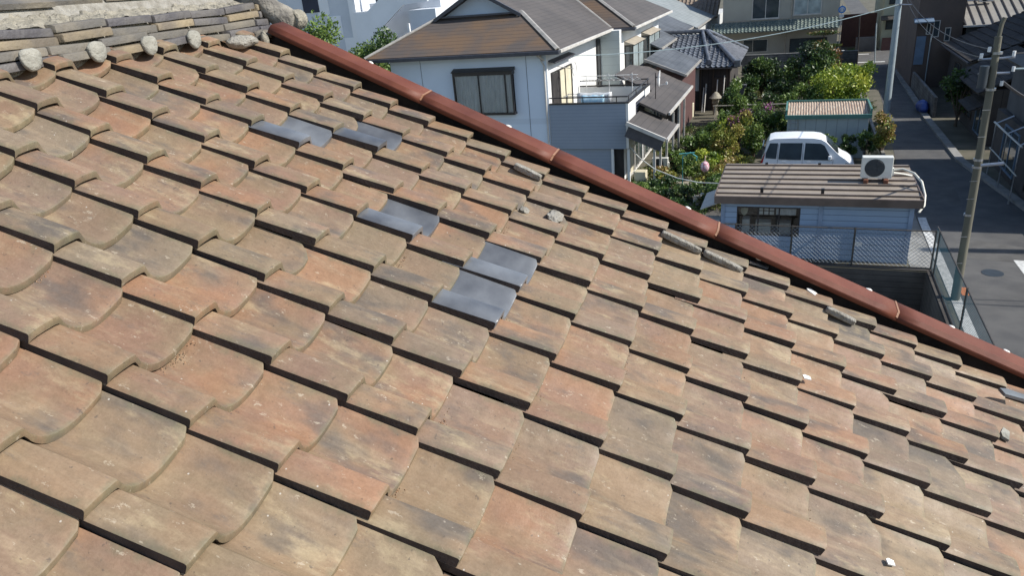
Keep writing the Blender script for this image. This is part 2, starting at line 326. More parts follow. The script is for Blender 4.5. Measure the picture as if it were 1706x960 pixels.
def thing(name, loc, label, cat, group=None):
    o = bpy.data.objects.new(name, None); scene.collection.objects.link(o); o.location = loc; o.empty_display_size = .2
    return tag(o, label, cat, group)
def single(name, mb, mats, loc, label, cat, group=None, **kw):     # a thing that is one mesh, origin at loc
    l = Vector(loc); mb.v = [(v[0] - l.x, v[1] - l.y, v[2] - l.z) for v in mb.v]
    o = mb.build(name, mats, **kw); o.location = l; return tag(o, label, cat, group)
def struct(name, mb, mats, **kw): return tag(mb.build(name, mats, **kw), kind='structure')
def boxo(name, mats, parent, *b, **kw):
    m = MB(); m.box(*b); return m.build(name, mats, parent, **kw)

def window(parent, face, c, a0, a1, z0, z1, frame='dark_trim', pane='glass', mull=(.5,), depth=.06, fw=.05, shelf=False):
    """face 'S': wall plane y=c seen from -y, a = x.  face 'E': x=c seen from +x, a = y.  face 'W': x=c seen from -x"""
    sg = {'S': -1, 'N': 1, 'E': 1, 'W': -1}[face]
    def bx(m, p0, p1, q0, q1, d0, d1):
        lo, hi = sorted((c + sg * d0, c + sg * d1))
        if face in 'SN': m.box(p0, lo, q0, p1, hi, q1)
        else: m.box(lo, p0, q0, hi, p1, q1)
    m = MB()
    bx(m, a0, a1, z1 - fw, z1, -.02, depth); bx(m, a0, a1, z0, z0 + fw, -.02, depth)
    bx(m, a0, a0 + fw, z0 + fw, z1 - fw, -.02, depth); bx(m, a1 - fw, a1, z0 + fw, z1 - fw, -.02, depth)
    for k in mull:
        x = a0 + (a1 - a0) * k; bx(m, x - fw * .4, x + fw * .4, z0 + fw, z1 - fw, -.02, depth * .8)
    if shelf: bx(m, a0 - .05, a1 + .05, z0 - .05, z0 - .003, -.02, depth + .05)
    f = m.build('window', frame, parent)
    g = MB(); bx(g, a0 + fw + .001, a1 - fw - .001, z0 + fw + .001, z1 - fw - .001, .004, .02); 
    p = g.build('pane', pane, f)
    return f

def wavy_roof(e0, e1, r0, r1, pitch=.28, amp=.035, course=.25, step=.02, mb=None, mi=0, thick=.05, clip=None):
    """pantile surface: e0-e1 eave edge, r0-r1 upper edge; rolls run down the slope, courses step"""
    mb = mb or MB(); e0, e1, r0, r1 = map(Vector, (e0, e1, r0, r1))
    n = (e1 - e0).cross(r0 - e0).normalized()
    if n.z < 0: n = -n
    W = max((e1 - e0).length, (r1 - r0).length); L = ((r0 - e0).length + (r1 - e1).length) / 2
    nx = max(4, int(W / pitch * 8)); nc = max(1, int(L / course)); rows = []
    for c in range(nc):
        for k, (t, hh) in enumerate(((c / nc, step), ((c + 1) / nc - 1e-4, 0))):
            row = []
            for i in range(nx + 1):
                u = i / nx; a = e0.lerp(e1, u); b = r0.lerp(r1, u); p = a.lerp(b, t)
                ph = (u * W / pitch) % 1
                h = amp * (math.sin(math.pi * min(ph / .4, 1)) if ph < .4 else -.25 * math.sin(math.pi * (ph - .4) / .6))
                row.append(p + n * (h + hh))
            rows.append(row)
    if clip:       # hip plane: straight rolls, faces outside the outline left off
        h_, w_ = len(rows), len(rows[0]); vs = [tuple(p) for r in rows for p in r]; fs = []
        for i in range(h_ - 1):
            for j in range(w_ - 1):
                c = (rows[i][j] + rows[i + 1][j + 1]) / 2; ok = True
                for k in range(len(clip)):
                    a, b = clip[k], clip[(k + 1) % len(clip)]
                    if (b[0] - a[0]) * (c.y - a[1]) - (b[1] - a[1]) * (c.x - a[0]) < -1e-6: ok = False
                if ok: fs.append((i * w_ + j, i * w_ + j + 1, (i + 1) * w_ + j + 1, (i + 1) * w_ + j))
        mb.add(vs, fs, mi); return mb
    mb.grid([[tuple(p) for p in r] for r in rows], mi)
    q = [e0 - n * .0, e1, r1, r0]; q = [p - n * .02 for p in q]; mb.slab([tuple(p) for p in q], thick, mi)
    return mb

# ------------------------------------------------------------------ setting: ground, lane, lot
SL = -2.6                                                       # level of the photographed house's own lot
g = MB(); FAR = 1500
for x0, y0, x1, y1 in ((-FAR, 24.0, 4.2, FAR), (4.5, -FAR, FAR, FAR), (-FAR, -FAR, -25, 24.0), (-25, -FAR, 4.5, -20)):
    g.add([(x0, y0, 0), (x1, y0, 0), (x1, y1, 0), (x0, y1, 0)], [(0, 1, 2, 3)])
g.add([(4.2, 24.0, 0), (4.5, 24.0, 0), (4.5, FAR, 0), (4.2, FAR, 0)], [(0, 1, 2, 3)])
struct('ground', g, 'ground')
g = MB(); g.add([(-25, -20, SL), (4.5, -20, SL), (4.5, 24.0, SL), (-25, 24.0, SL)], [(0, 1, 2, 3)]); struct('yard_ground', g, 'concrete')
g = MB()
pts = [(4.62, 8.2, -20), (4.62, 9.6, 24.5), (4.62, 8.6, 29), (4.72, 7.3, 38), (5.2, 7.15, 48), (5.7, 7.3, 62), (5.9, 7.6, 74)]
for (a, b, y), (a2, b2, y2) in zip(pts, pts[1:]): g.add([(a, y, .008), (b, y, .008), (b2, y2, .008), (a2, y2, .008)], [(0, 1, 2, 3)])
g.add([(-60, 74, .008), (60, 74, .008), (60, 80, .008), (-60, 80, .008)], [(0, 1, 2, 3)])
g.add([(9.6, 10, .008), (40, 10, .008), (40, 27.6, .008), (9.0, 27.6, .008)], [(0, 1, 2, 3)])
g.add([(6.6, 80, .008), (9.2, 80, .008), (10.5, 200, .008), (7.9, 200, .008)], [(0, 1, 2, 3)])
struct('lane', g, 'asphalt')
for q in ([(5.6, 25.4), (7.5, 25.1), (7.6, 26.6), (5.9, 27.2)], [(5.2, 31.5), (6.4, 31.2), (6.6, 34.8), (5.3, 35.0)]):
    g = MB(); g.add([(x, y, .0115) for x, y in q], [(0, 1, 2, 3)]); struct('asphalt_patch', g, 'asphalt2')
g = MB(); g.disc((6.1, 24.2, .013), .3, 'z', .008, 24); single('manhole_cover', g, 'ac_dark', (6.1, 24.2, .01), 'round iron manhole cover in the sunlit part of the lane', 'manhole cover')
g = MB()
for (a, y), (a2, y2) in zip([(4.64, 12), (4.64, 23), (4.64, 29)], [(4.64, 23), (4.64, 29), (4.66, 29.5)]):
    g.add([(a, y, .013), (a + .28, y, .013), (a2 + .28, y2, .013), (a2, y2, .013)], [(0, 1, 2, 3)])
g.add([(4.4, 73.2, .013), (7.2, 73.2, .013), (7.2, 73.7, .013), (4.4, 73.7, .013)], [(0, 1, 2, 3)])
g.add([(4.0, 79.0, .013), (6.3, 79.0, .013), (6.3, 79.4, .013), (4.0, 79.4, .013)], [(0, 1, 2, 3)])
g.add([(7.05, 20, .013), (7.35, 20, .013), (7.2, 25.4, .013), (6.9, 25.4, .013)], [(0, 1, 2, 3)])
struct('road_marking', g, 'road_paint')
g = MB()
for (a, y), (a2, y2) in zip([(8.55, 29), (7.25, 38), (7.1, 48), (7.25, 62)], [(7.25, 38), (7.1, 48), (7.25, 62), (7.55, 73)]):
    g.add([(a, y, 0.005), (a + .35, y, .005), (a2 + .35, y2, .005), (a2, y2, .005), (a, y, .12), (a + .35, y, .12), (a2 + .35, y2, .12), (a2, y2, .12)],
          [(4, 5, 6, 7), (0, 1, 5, 4), (0, 4, 7, 3), (1, 2, 6, 5), (3, 7, 6, 2)])
struct('kerb', g, 'concrete')
g = MB(); g.add([(3.85, 24.35, .01), (4.6, 24.35, .01), (4.6, 30, .01), (3.85, 30, .01)], [(0, 1, 2, 3)]); struct('pavement', g, 'concrete')
g = MB(); g.add([(-5.8, 30, .011), (-3.5, 30, .011), (-3.5, 46, .011), (-5.8, 46, .011)], [(0, 1, 2, 3)]); struct('path', g, 'stone')
g = MB(); g.add([(-3.4, 28.6, .009), (4.2, 28.6, .009), (4.2, 37.2, .009), (-3.4, 37.2, .009)], [(0, 1, 2, 3)]); struct('parking_ground', g, 'asphalt2')
g = MB()
for i in range(40):
    x, y = rnd.uniform(4.75, 4.95), rnd.uniform(21.4, 22.1)
b_ = MB(); b_.box(4.98, 22.3, .014, 5.22, 22.9, .019); struct('orange_ground_mark', b_, 'orange_paint')

# ------------------------------------------------------------------ the photographed roof
TH = 0.44498; CT, ST = math.cos(TH), math.sin(TH); PA, PB = .22334, .30
ang = R(4); CAM0 = Vector((.942937, -1.961519, .971798))
c4, s4 = math.cos(ang), math.sin(ang)
ROOT = Vector((-(c4 * CAM0.x - s4 * CAM0.y), -(s4 * CAM0.x + c4 * CAM0.y), 9.7 - CAM0.z))
def L3(x, y, z): return (c4 * x - s4 * y + ROOT.x, s4 * x + c4 * y + ROOT.y, z + ROOT.z)     # house frame -> street frame
def RF(u, w_, h): return L3(u * CT + h * ST, w_, -u * ST + h * CT)                           # roof plane -> street frame
house = thing('tiled_house', (ROOT.x, ROOT.y, SL), 'house under the brown clay tile roof that fills the foreground', 'house')
PROF = [(0, .033), (.007, .0385), (.022, .042), (.045, .0445), (.070, .0455), (.080, .0435), (.087, .033), (.095, .018), (.106, .003), (.120, -.011), (.136, -.022),
        (.156, -.030), (.178, -.033), (.204, -.0315), (.230, -.025), (.256, -.015), (.280, -.003), (.299, .007)]
TL, TILT = .31, .116
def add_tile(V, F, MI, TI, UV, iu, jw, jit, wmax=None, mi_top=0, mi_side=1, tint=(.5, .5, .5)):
    """one S-section tile whose front left tip sits at u=iu, w=jw"""
    prof = PROF
    if wmax: prof = [p for p in PROF if p[0] <= wmax]
    wm = prof[-1][0]; th = .027
    rcor = .010 + .007 * tint[2]; chip = .018 + .05 * tint[0] * tint[1] if (tint[0] * 97 + tint[1] * 31) % 1 < .09 else 0; nick = .10 + .15 * tint[1] if (tint[2] * 53) % 1 < .08 else 0
    ca, sa = math.cos(jit[0]), math.sin(jit[0]); du, dw, dh, roll = jit[1:]
    def P(u, w_, h):
        uu, ww = u * ca - w_ * sa, u * sa + w_ * ca
        return RF(iu + uu + du, jw + ww + dw, h + dh + roll * w_)
    def uf(w_):
        r = rcor; k = 0
        if w_ > wm - r and not wmax: k = -r + math.sqrt(max(0, r * r - (w_ - (wm - r)) ** 2))
        if w_ < .006: k -= .003
        if chip and not wmax and w_ > wm - chip: k -= (w_ - (wm - chip)) * .9 + .004
        if nick and abs(w_ - nick) < .026: k -= .009
        if .08 < w_: k += .004 * math.sin(min(1, (w_ - .08) / .2) * math.pi)
        return k
    base = len(V); n = len(prof)
    rows = [(-TL, 0, 0), (-.16, 0, 0), (-.03, 0, 0), (-.006, -.0003, 0), (-.0015, -.0022, 0), (0, -.0065, 0), (0, -th + .003, 0), (-.004, -th, 0), (-TL, -th, 0)]
    for (u, dz, _) in rows:
        for (w_, h) in prof:
            f = uf(w_); uu = u + f if u > -.05 else u
            hb = h + dz
            if w_ < .1: hb += uu * .040 * min(1, (.1 - w_) / .03)
            if dz <= -th + .004 and w_ < .001: hb = 0.004 + uu * .01           # the flange on the left edge hangs lower
            V.append(P(uu, w_, hb + uu * TILT)); UV.append((w_, min(-u, w_ if w_ > 0 else 0, wm - w_) if u > -.2 else .1))
    for r in range(len(rows) - 1):
        for k in range(n - 1):
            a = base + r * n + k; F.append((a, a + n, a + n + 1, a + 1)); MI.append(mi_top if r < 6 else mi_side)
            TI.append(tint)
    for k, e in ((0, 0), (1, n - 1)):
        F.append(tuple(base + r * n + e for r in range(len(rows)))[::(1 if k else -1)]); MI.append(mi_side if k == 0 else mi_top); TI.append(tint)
    return n
def tiles_object(name, specs, mats, parent, label=None):
    V, F, MI, TI, UV = [], [], [], [], []
    for s in specs: add_tile(V, F, MI, TI, UV, **s)
    l = parent_world(parent); me = bpy.data.meshes.new(name); me.from_pydata([(v[0] - l.x, v[1] - l.y, v[2] - l.z) for v in V], [], F)
    for m in mats: me.materials.append(M[m])
    me.polygons.foreach_set('material_index', MI)
    bm = bmesh.new(); bm.from_mesh(me); bmesh.ops.recalc_face_normals(bm, faces=bm.faces); bm.to_mesh(me); bm.free()
    ca = me.color_attributes.new('tint', 'FLOAT_COLOR', 'CORNER'); uvl = me.uv_layers.new(name='tile_uv')
    cols = np.zeros((len(me.loops), 4), 'f'); uvs = np.zeros((len(me.loops), 2), 'f')
    for p, tt in zip(me.polygons, TI):
        for li in p.loop_indices: cols[li] = (*tt, 1); uvs[li] = UV[me.loops[li].vertex_index]
    ca.data.foreach_set('color', cols.ravel()); uvl.data.foreach_set('uv', uvs.ravel())
    me.polygons.foreach_set('use_smooth', [True] * len(me.polygons)); me.set_sharp_from_angle(angle=R(38))
    o = bpy.data.objects.new(name, me); scene.collection.objects.link(o); o.parent = parent
    if label: o['label'] = label
    return o
# irregular courses: slow waviness measured from row to row plus per-tile scatter
SLATES = {(-4, 2): 'grey replacement tile nearest the ridge, upper left of its pair', (-3, 3): 'grey replacement tile right of the uppermost one',
          (-1, 1): 'lone grey replacement tile halfway between the two pairs', (1, 1): 'grey replacement tile, upper one of the lower pair', (1, 0): 'grey replacement tile, lower one of the lower pair'}
specs = []
tr = random.Random(11)
for i in range(-9, 18):
    for j in range(-9, 6):
        jit = [tr.gauss(0, .008), tr.gauss(0, .005), tr.gauss(0, .003), tr.gauss(0, .0012) + .0015 * math.sin(i * 1.3 + j * .7), tr.gauss(0, .012)]
        tint = (tr.random(), tr.random(), tr.random())
        s = dict(iu=i * PA, jw=j * PB, jit=jit, tint=tint, wmax=.14 if j == 5 else None)
        if (i, j) in SLATES:
            s['jit'][3] = .006
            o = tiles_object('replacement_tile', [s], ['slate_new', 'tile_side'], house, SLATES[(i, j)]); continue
        specs.append(s)
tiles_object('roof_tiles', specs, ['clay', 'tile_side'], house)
U0, U1 = -1.95, 17 * PA + .02
m = MB()
pts = [RF(U0, -3.0, -.085), RF(U1 - .1, -3.0, -.085), RF(U1 - .1, 1.77, -.085), RF(U0, 1.77, -.085)]; m.slab(pts, .05)
# the far slope beyond the ridge and the boarding under it
rx = -1.83
def H3(x, y, z): return L3(x, y, z)
zr = .80
m.slab([H3(rx - .02, -3.0, zr - .05), H3(rx - .02, 1.77, zr - .05), H3(rx - 4.2, 1.77, zr - 2.05), H3(rx - 4.2, -3.0, zr - 2.05)], .05)
m.build('roof_deck', 'black', house)
m = wavy_roof(H3(rx - 4.25, -3.0, zr - 2.05), H3(rx - 4.25, 1.75, zr - 2.05), H3(rx - .1, -3.0, zr - .02), H3(rx - .1, 1.75, zr - .02), .3, .05, .24, .02)
m.build('rear_roof_tiles', 'noshi', house)
# gable walls and body
m = MB(); zb = SL - ROOT.z
e1 = 3.5; e2 = -1.83 - 3.9
sec = [(e1, zb), (e1, -.16 - (e1) * ST / CT), (-1.83, zr - .22), (e2, zr - 2.0), (e2, zb)]
sec = [(min(x, 3.4), z) for x, z in sec]
A = [H3(x, 1.60, z) for x, z in sec]; B = [H3(x, -2.85, z) for x, z in sec]; k = len(sec)
m.add(A + B, [tuple(range(k)), tuple(range(2 * k - 1, k - 1, -1))] + [(i, i + k, (i + 1) % k + k, (i + 1) % k) for i in range(k)])
m.build('wall', 'beige', house)
# red-brown verge flashing: bent sheet in lapped lengths
def bow(i): return -.034 * (1 - ((i - 2.2) / 10.0) ** 2) + .008
seams = [-7.75, -3.5, -.05, 4.1, 8.45, 12.8, 16.9]
for a, b in zip(seams, seams[1:]):
    m = MB(); P = []
    N = 8
    lift = 0
    for k in range(N + 1):
        i = a + (b - a) * k / N + 0; u = i * PA; o = bow(i)
        sec = [(1.606, .064), (1.612, .086), (1.630, .107), (1.742, .114), (1.747, .108), (1.748, -.16)]
        h0 = lift * (1 - k / N)
        P.append([RF(u, w_ + o, h + h0) for w_, h in sec])
    m.grid(P); o = m.build('verge_flashing', 'red', house, smooth=9, fix=True)
    sm = o.modifiers.new('thick', 'SOLIDIFY'); sm.thickness = .002
    if a > -7:
        m = MB(); u = (a - .01) * PA; o2 = bow(a)
        for (w0, h0), (w1, h1) in zip([(1.609, .083), (1.629, .109)], [(1.629, .109), (1.742, .1162)]):
            m.slab([RF(u - .005, w0 + o2, h0), RF(u + .005, w0 + o2, h0), RF(u + .005, w1 + o2, h1), RF(u - .005, w1 + o2, h1)], .004)
        m.build('seam_strip', 'red_seam', o)
m = MB()
for k in range(30):
    i = -8 + 25 * k / 30
    m.slab([RF(i * PA, 1.66, -.083), RF((i + 25 / 30) * PA, 1.66, -.083), RF((i + 25 / 30) * PA, 1.70 + bow(i), .05), RF(i * PA, 1.70 + bow(i), .05)], .012)
m.build('verge_board', 'black', house)
def lump(name, c, r, mats, parent, seed=0, flat=1.0, label=None, axes=None, n=3, amp=.22):
    """irregular lump with half axes r along (u, w, h) of the roof"""
    bm = bmesh.new(); bmesh.ops.create_icosphere(bm, subdivisions=n, radius=1); rr = random.Random(seed)
    ph = [rr.uniform(0, 6) for _ in range(9)]
    vs = []
    for v in bm.verts:
        d = v.co; k = 1 + amp * (math.sin(3 * d.x + ph[0]) * math.sin(2.5 * d.y + ph[1]) + .6 * math.sin(6 * d.y + ph[2] + 4 * d.z) + .35 * math.sin(11 * d.x + 9 * d.y + ph[3]))* .6
        vs.append(RF(c[0] + d.x * r[0] * k, c[1] + d.y * r[1] * k, c[2] + d.z * r[2] * k) if axes is None else axes(d * k))
    fs = [tuple(v.index for v in f.verts) for f in bm.faces]; bm.free()
    m = MB(); m.add(vs, fs); o = m.build(name, mats, parent, smooth=60)
    if label: o['label'] = label
    return o
for s, (i, j, ri, rj, rh, lab) in enumerate([(.72, 3.86, .042, .070, .014, 'oval mortar patch in the middle of the tiles'), (.16, 3.30, .022, .030, .014, 'small mortar dab left of the oval patch')]):
    lump('mortar_patch', (i * PA, j * PB, .0 + (.02 if s else -.012)), (ri, rj, rh), 'mortar', house, s, label=lab)
# crumbling mortar squeezed out under four tiles beside the verge
for s, (i0, i1, j, lab) in enumerate([(-.75, -.05, 4.62, 'mortar bead under the tile edge nearest the ridge'), (2.95, 3.92, 4.96, 'long mortar bead beside the verge'), (3.98, 4.92, 4.97, 'mortar bead just below the longest one'), (6.9, 7.6, 4.97, 'lowest mortar bead beside the verge')]):
    j = round(j) if s else 5
    sq = lambda q: math.copysign(abs(q) ** .35, q)
    lump('mortar_bead', None, None, 'mortar', house, 20 + s, label=lab, n=4, amp=.07, axes=lambda d, i0=i0, i1=i1, j=j: RF((i0 + i1) / 2 * PA + sq(d.x) * (i1 - i0) / 2 * PA, j * PB - .012 + sq(d.y) * .018, .010 + sq(d.z) * .016 + sq(d.x) * -.002))
for s, (i, j) in enumerate([(-1.4, 5.75), (-5.2, 5.75), (3.3, 5.75), (5.2, 5.4), (7.8, 5.75), (9.8, 5.75), (11.1, 5.8)]):
    lump('sealant_dab', (i * PA, (1.742 if s != 3 else 1.63) + bow(i), .112 if s != 3 else .06), (.018, .009, .008), 'white_bit', house, 40 + s, n=2)

# ridge: four courses of flat tiles, mortar, capping, dabs of mortar, end ornament
ridge = bpy.data.objects.new('ridge', None); scene.collection.objects.link(ridge); ridge.parent = house
YR0, YR1 = -3.0, 1.86
m = MB(); m.prism([(-2.12, .60), (-1.70, .60), (-1.72, .80), (-1.78, .95), (-2.06, .95)], 'y', YR0, YR1)
m.v = [H3(*v) for v in m.v]; m.build('ridge_core', 'mortar', ridge)
rr = random.Random(5)
for side in (1, -1):
    for c in range(4):
        m = MB()
        y = YR0 + rr.uniform(0, .2) + .13 * (c % 2)
        while y < YR1:
            ln = .275 * rr.uniform(.93, 1.05); y2 = min(y + ln - .005, YR1)
            x1 = -1.655 - .024 * c + rr.gauss(0, .005); z0 = .800 + .0385 * c + rr.gauss(0, .002); z1 = z0 + .0325; tl = rr.gauss(0, .006)
            if side < 0: x1 = -3.84 - x1
            e = .010; x0 = x1 - side * .16
            # outline in plan with rounded outer corners, slightly sagging in the middle
            pl = [(x0, y), (x1 - side * e, y), (x1 - side * .003, y + e * .4), (x1, y + e * 1.3), (x1 + side * .001, (y + y2) / 2), (x1, y2 - e * 1.3), (x1 - side * .003, y2 - e * .4), (x1 - side * e, y2), (x0, y2)]
            q = 1 if (rr.random() < .28 or c == 3 and rr.random() < .6) else (2 if rr.random() < .38 else 0)
            sh = lambda yy: tl * (yy - y) / .27
            n = len(pl)
            lv = [(z0, 0), (z0 + .003, .0), (z1 - .007, 0), (z1 - .002, .0025), (z1, .008)]
            vs = []
            for zz, ins in lv:
                vs += [H3(px_ - side * ins * (1 if 0 < ii < n - 1 else 0), py_, zz + sh(py_)) for ii, (px_, py_) in enumerate(pl)]
            fs = [tuple(range(n - 1, -1, -1)), tuple(range(4 * n, 5 * n))] + [(r * n + i, r * n + (i + 1) % n, (r + 1) * n + (i + 1) % n, (r + 1) * n + i) for r in range(4) for i in range(n)]
            m.add(vs, fs, q); y = y2 + .006
        m.build('ridge_course', ['noshi', 'noshi_dark', 'noshi_tan'], ridge, smooth=40)
# rough mortar haunch above the courses and the flat capping tiles
m = MB(); P = []
rn = random.Random(9)
nY = 260
for k in range(9):
    t = k / 8; row = []
    for i in range(nY + 1):
        y = YR0 + (YR1 - .03 - YR0) * i / nY
        x = -1.765 - .165 * t; z = .945 + .075 * (t ** .8) * (1 - .35 * max(0, (y - .2) / 1.6))
        nz = .004 * math.sin(y * 23 + k * 2.1) + .003 * math.sin(y * 53 + k * 4.7) + rn.gauss(0, .003)
        row.append(H3(x + nz * .6, y, z + nz))
    P.append(row)
m.grid(P)
m.build('ridge_mortar', 'mortar_light', ridge)
m = MB()
y = YR0
while y < YR1 - .45:
    y2 = y + .27; dz = rr.gauss(0, .004); x_ = rr.gauss(0, .01)
    m.slab([H3(-1.86 + x_, y, 1.045 + dz), H3(-1.86 + x_, y2, 1.042 + dz), H3(-1.99, y2, 1.085 + dz), H3(-1.99, y, 1.09 + dz)], .022)
    m.slab([H3(-1.985, y, 1.088 + dz), H3(-1.985, y2, 1.086 + dz), H3(-2.12, y2, 1.03 + dz), H3(-2.12, y, 1.035 + dz)], .022)
    y = y2 + rr.uniform(.004, .02)
m.build('ridge_cap', 'noshi', ridge, smooth=30)
m = MB(); m.prism([(-2.10, .94), (-1.82, .94), (-1.90, 1.05), (-2.02, 1.05)], 'y', YR0, YR1 - .05); m.v = [H3(*v) for v in m.v]; m.build('ridge_filling', 'mortar', ridge)
for s, (yy, zz) in enumerate([(.235, .838), (.552, .831), (.853, .826), (1.155, .822), (-.065, .832), (-.365, .83)]):
    lump('mortar_lump', None, None, 'cap_mortar', ridge, 60 + s, axes=lambda d, yy=yy, zz=zz: H3(-1.640 + math.copysign(abs(d.x) ** .6, d.x) * .013, yy + math.copysign(abs(d.y) ** .8, d.y) * .042 * (1.05 + .25 * d.z), zz - .004 + math.copysign(abs(d.z) ** .9, d.z) * .043), amp=.06)
# broken bits of tile and mortar in the hollow next to the ornament
lump('mortar_rubble', None, None, 'mortar', ridge, 71, axes=lambda d: H3(-1.60 + d.x * .06, 1.47 + d.y * .10, .775 + d.z * .035))
lump('mortar_rubble', None, None, 'mortar_light', ridge, 72, axes=lambda d: H3(-1.55 + d.x * .022, 1.60 + d.y * .022, .765 + d.z * .05))
lump('mortar_rubble', None, None, 'noshi', ridge, 73, axes=lambda d: H3(-1.60 + d.x * .05, 1.66 + d.y * .07, .79 + d.z * .028))
# ridge-end ornament: flared shoulder sweeping down into a round scroll boss
def sweep(pts, n=16):
    """pts: (x,y,z, half width across ridge-normal a, half depth b)"""
    rings = []
    P = [Vector(p[:3]) for p in pts]
    for i, p in enumerate(pts):
        d = (P[min(i + 1, len(P) - 1)] - P[max(i - 1, 0)]).normalized(); a = Vector((0, 1, 0)); a = (a - d * a.dot(d)).normalized(); b = d.cross(a)
        rings.append([P[i] + a * math.cos(t) * p[4] + b * math.sin(t) * p[3] for t in [2 * math.pi * k / n for k in range(n)]])
    m = MB(); vs = [H3(*v) for r in rings for v in r]
    m.add(vs, [(i * n + k, i * n + (k + 1) % n, (i + 1) * n + (k + 1) % n, (i + 1) * n + k) for i in range(len(P) - 1) for k in range(n)] + [tuple(range(n)), tuple(range((len(P) - 1) * n, len(P) * n))])
    return m
orn = bpy.data.objects.new('ridge_end_ornament', None); scene.collection.objects.link(orn); orn.parent = house
for sgn in (1, -1):
    X = lambda x: x if sgn > 0 else -3.84 - x
    m = sweep([(X(-1.84), 1.90, 1.32, .10, .055), (X(-1.80), 1.90, 1.20, .085, .06), (X(-1.765), 1.905, 1.08, .06, .062), (X(-1.735), 1.915, .98, .052, .066), (X(-1.69), 1.93, .91, .062, .07),
               (X(-1.64), 1.95, .865, .072, .074), (X(-1.60), 1.965, .84, .066, .07), (X(-1.575), 1.97, .83, .04, .05)])
    m.build('shoulder_scroll', 'oni', orn, smooth=70)
    m = MB(); m.disc((0, 0, 0), .056, 'y', .10, 28); m.v = [H3(v[0] + X(-1.585), v[1] + 1.995, v[2] + .845) for v in m.v]
    o = m.build('scroll_boss', 'mortar_light', orn, smooth=40, bevel=.012)
m = MB(); m.prism([(-2.08, .70), (-1.76, .70), (-1.72, .85), (-1.76, 1.0), (-1.80, 1.22), (-1.92, 1.42), (-2.04, 1.22), (-2.08, 1.0), (-2.12, .85)], 'y', 1.862, 1.94)
m.v = [H3(*v) for v in m.v]; m.build('ornament_plate', 'oni', orn, smooth=30, bevel=.01)

# grit washed into the laps
m = MB(); gq = random.Random(21)
for _ in range(70):
    i = gq.randint(-6, 12); j = gq.randint(-6, 4); w0 = j * PB + gq.uniform(.12, .26); nn = gq.randint(6, 26)
    for k in range(nn):
        u = i * PA + abs(gq.gauss(0, .010)) + .004; w_ = w0 + gq.gauss(0, .022); s_ = gq.uniform(.0010, .0026); wl = (w_ - j * PB)
        hh = float(np.interp(min(max(wl, 0), .299), [q[0] for q in PROF], [q[1] for q in PROF])) + (u - (i + 1) * PA) * TILT + .001
        P = [RF(u + gq.uniform(-s_, s_), w_ + gq.uniform(-s_, s_), hh + z_) for z_ in (0, 0, 0, s_ * 1.6)]
        P[0] = RF(u - s_, w_, hh); P[1] = RF(u + s_, w_ - s_, hh); P[2] = RF(u + s_ * .5, w_ + s_, hh)
        m.add(P, [(0, 2, 1), (0, 1, 3), (1, 2, 3), (2, 0, 3)])
o = m.build('grit', 'crumb', house); o['kind'] = 'stuff'
# bits lying on the tiles
def flat_bit(name, i, j, size, mats, label, cat, h=.0, ang_=0.3, thick=.004, group=None):
    m = MB(); l, w_ = size; ca, sa = math.cos(ang_), math.sin(ang_)
    P = [(-l, -w_), (l * .9, -w_ * .8), (l, w_ * .7), (-l * .3, w_), (-l, w_ * .5)]
    P = [RF(i * PA + a * ca - b * sa, j * PB + a * sa + b * ca, h + a * .02) for a, b in P]; m.slab(P, thick)
    return single(name, m, mats, RF(i * PA, j * PB, h), label, cat, group)
flat_bit('paper_scrap', 6.08, 2.12, (.017, .014), 'white_bit', 'tiny white scrap lying on a brown tile right of centre', 'scrap', .038)
flat_bit('metal_clip', 5.29, 5.42, (.055, .014), 'zinc', 'shiny zinc strip sticking up beside the red flashing', 'metal strip', .03, .2, .012)
flat_bit('mortar_chip', 6.56, 5.25, (.02, .03), 'white_bit', 'pale mortar chip on the last tile below the zinc strip', 'chip', .032, .9, .008)
flat_bit('mortar_chip', 10.2, 3.25, (.045, .018), 'cap_mortar', 'pale broken chip at the far right tiles', 'chip', .032, 1.2, .012)
flat_bit('mortar_chip', 11.0, 4.72, (.07, .03), 'slate_new', 'broken grey tile piece at the right edge', 'tile piece', .045, .3, .015)
flat_bit('leaf_bit', 4.5, -.69, (.010, .007), 'tile_side', 'dark curled leaf on a tile in the lower middle', 'leaf', .0, .6, .004)
flat_bit('leaf_bit', 5.1, -.72, (.007, .005), 'tile_side', 'dark speck of leaf right of the curled leaf', 'leaf', .0, .2, .004)
flat_bit('paper_scrap', 6.85, -.80, (.012, .012), 'white_bit', 'white scrap at the bottom edge of the picture', 'scrap', .05, .2)

# ------------------------------------------------------------------ white house with balcony
HA = thing('two_storey_house', (-15, 38, 0), 'white two-storey house with brown slate hip roof and corner balcony', 'house')
def rp(name, pts, mats, parent, t=.09): m = MB(); m.slab(pts, t); return m.build(name, mats, parent)
KS = .543
m = MB()
m.box(-19.3, 33.0, 0, -11.0, 50, 6.42); m.build('wall', 'siding', HA)
m = MB(); m.box(-19.2, 42.3, 0, -9.62, 55, 6.40, 0); o = m.build('wall', 'wall_white', HA)
boxo('cladding', 'lap_teal', HA, -11.0, 42.24, 3.2, -9.60, 42.29, 6.39)
boxo('cladding', 'wall_white', HA, -11.02, 33.02, 0.0, -10.98, 42.2, 6.38)
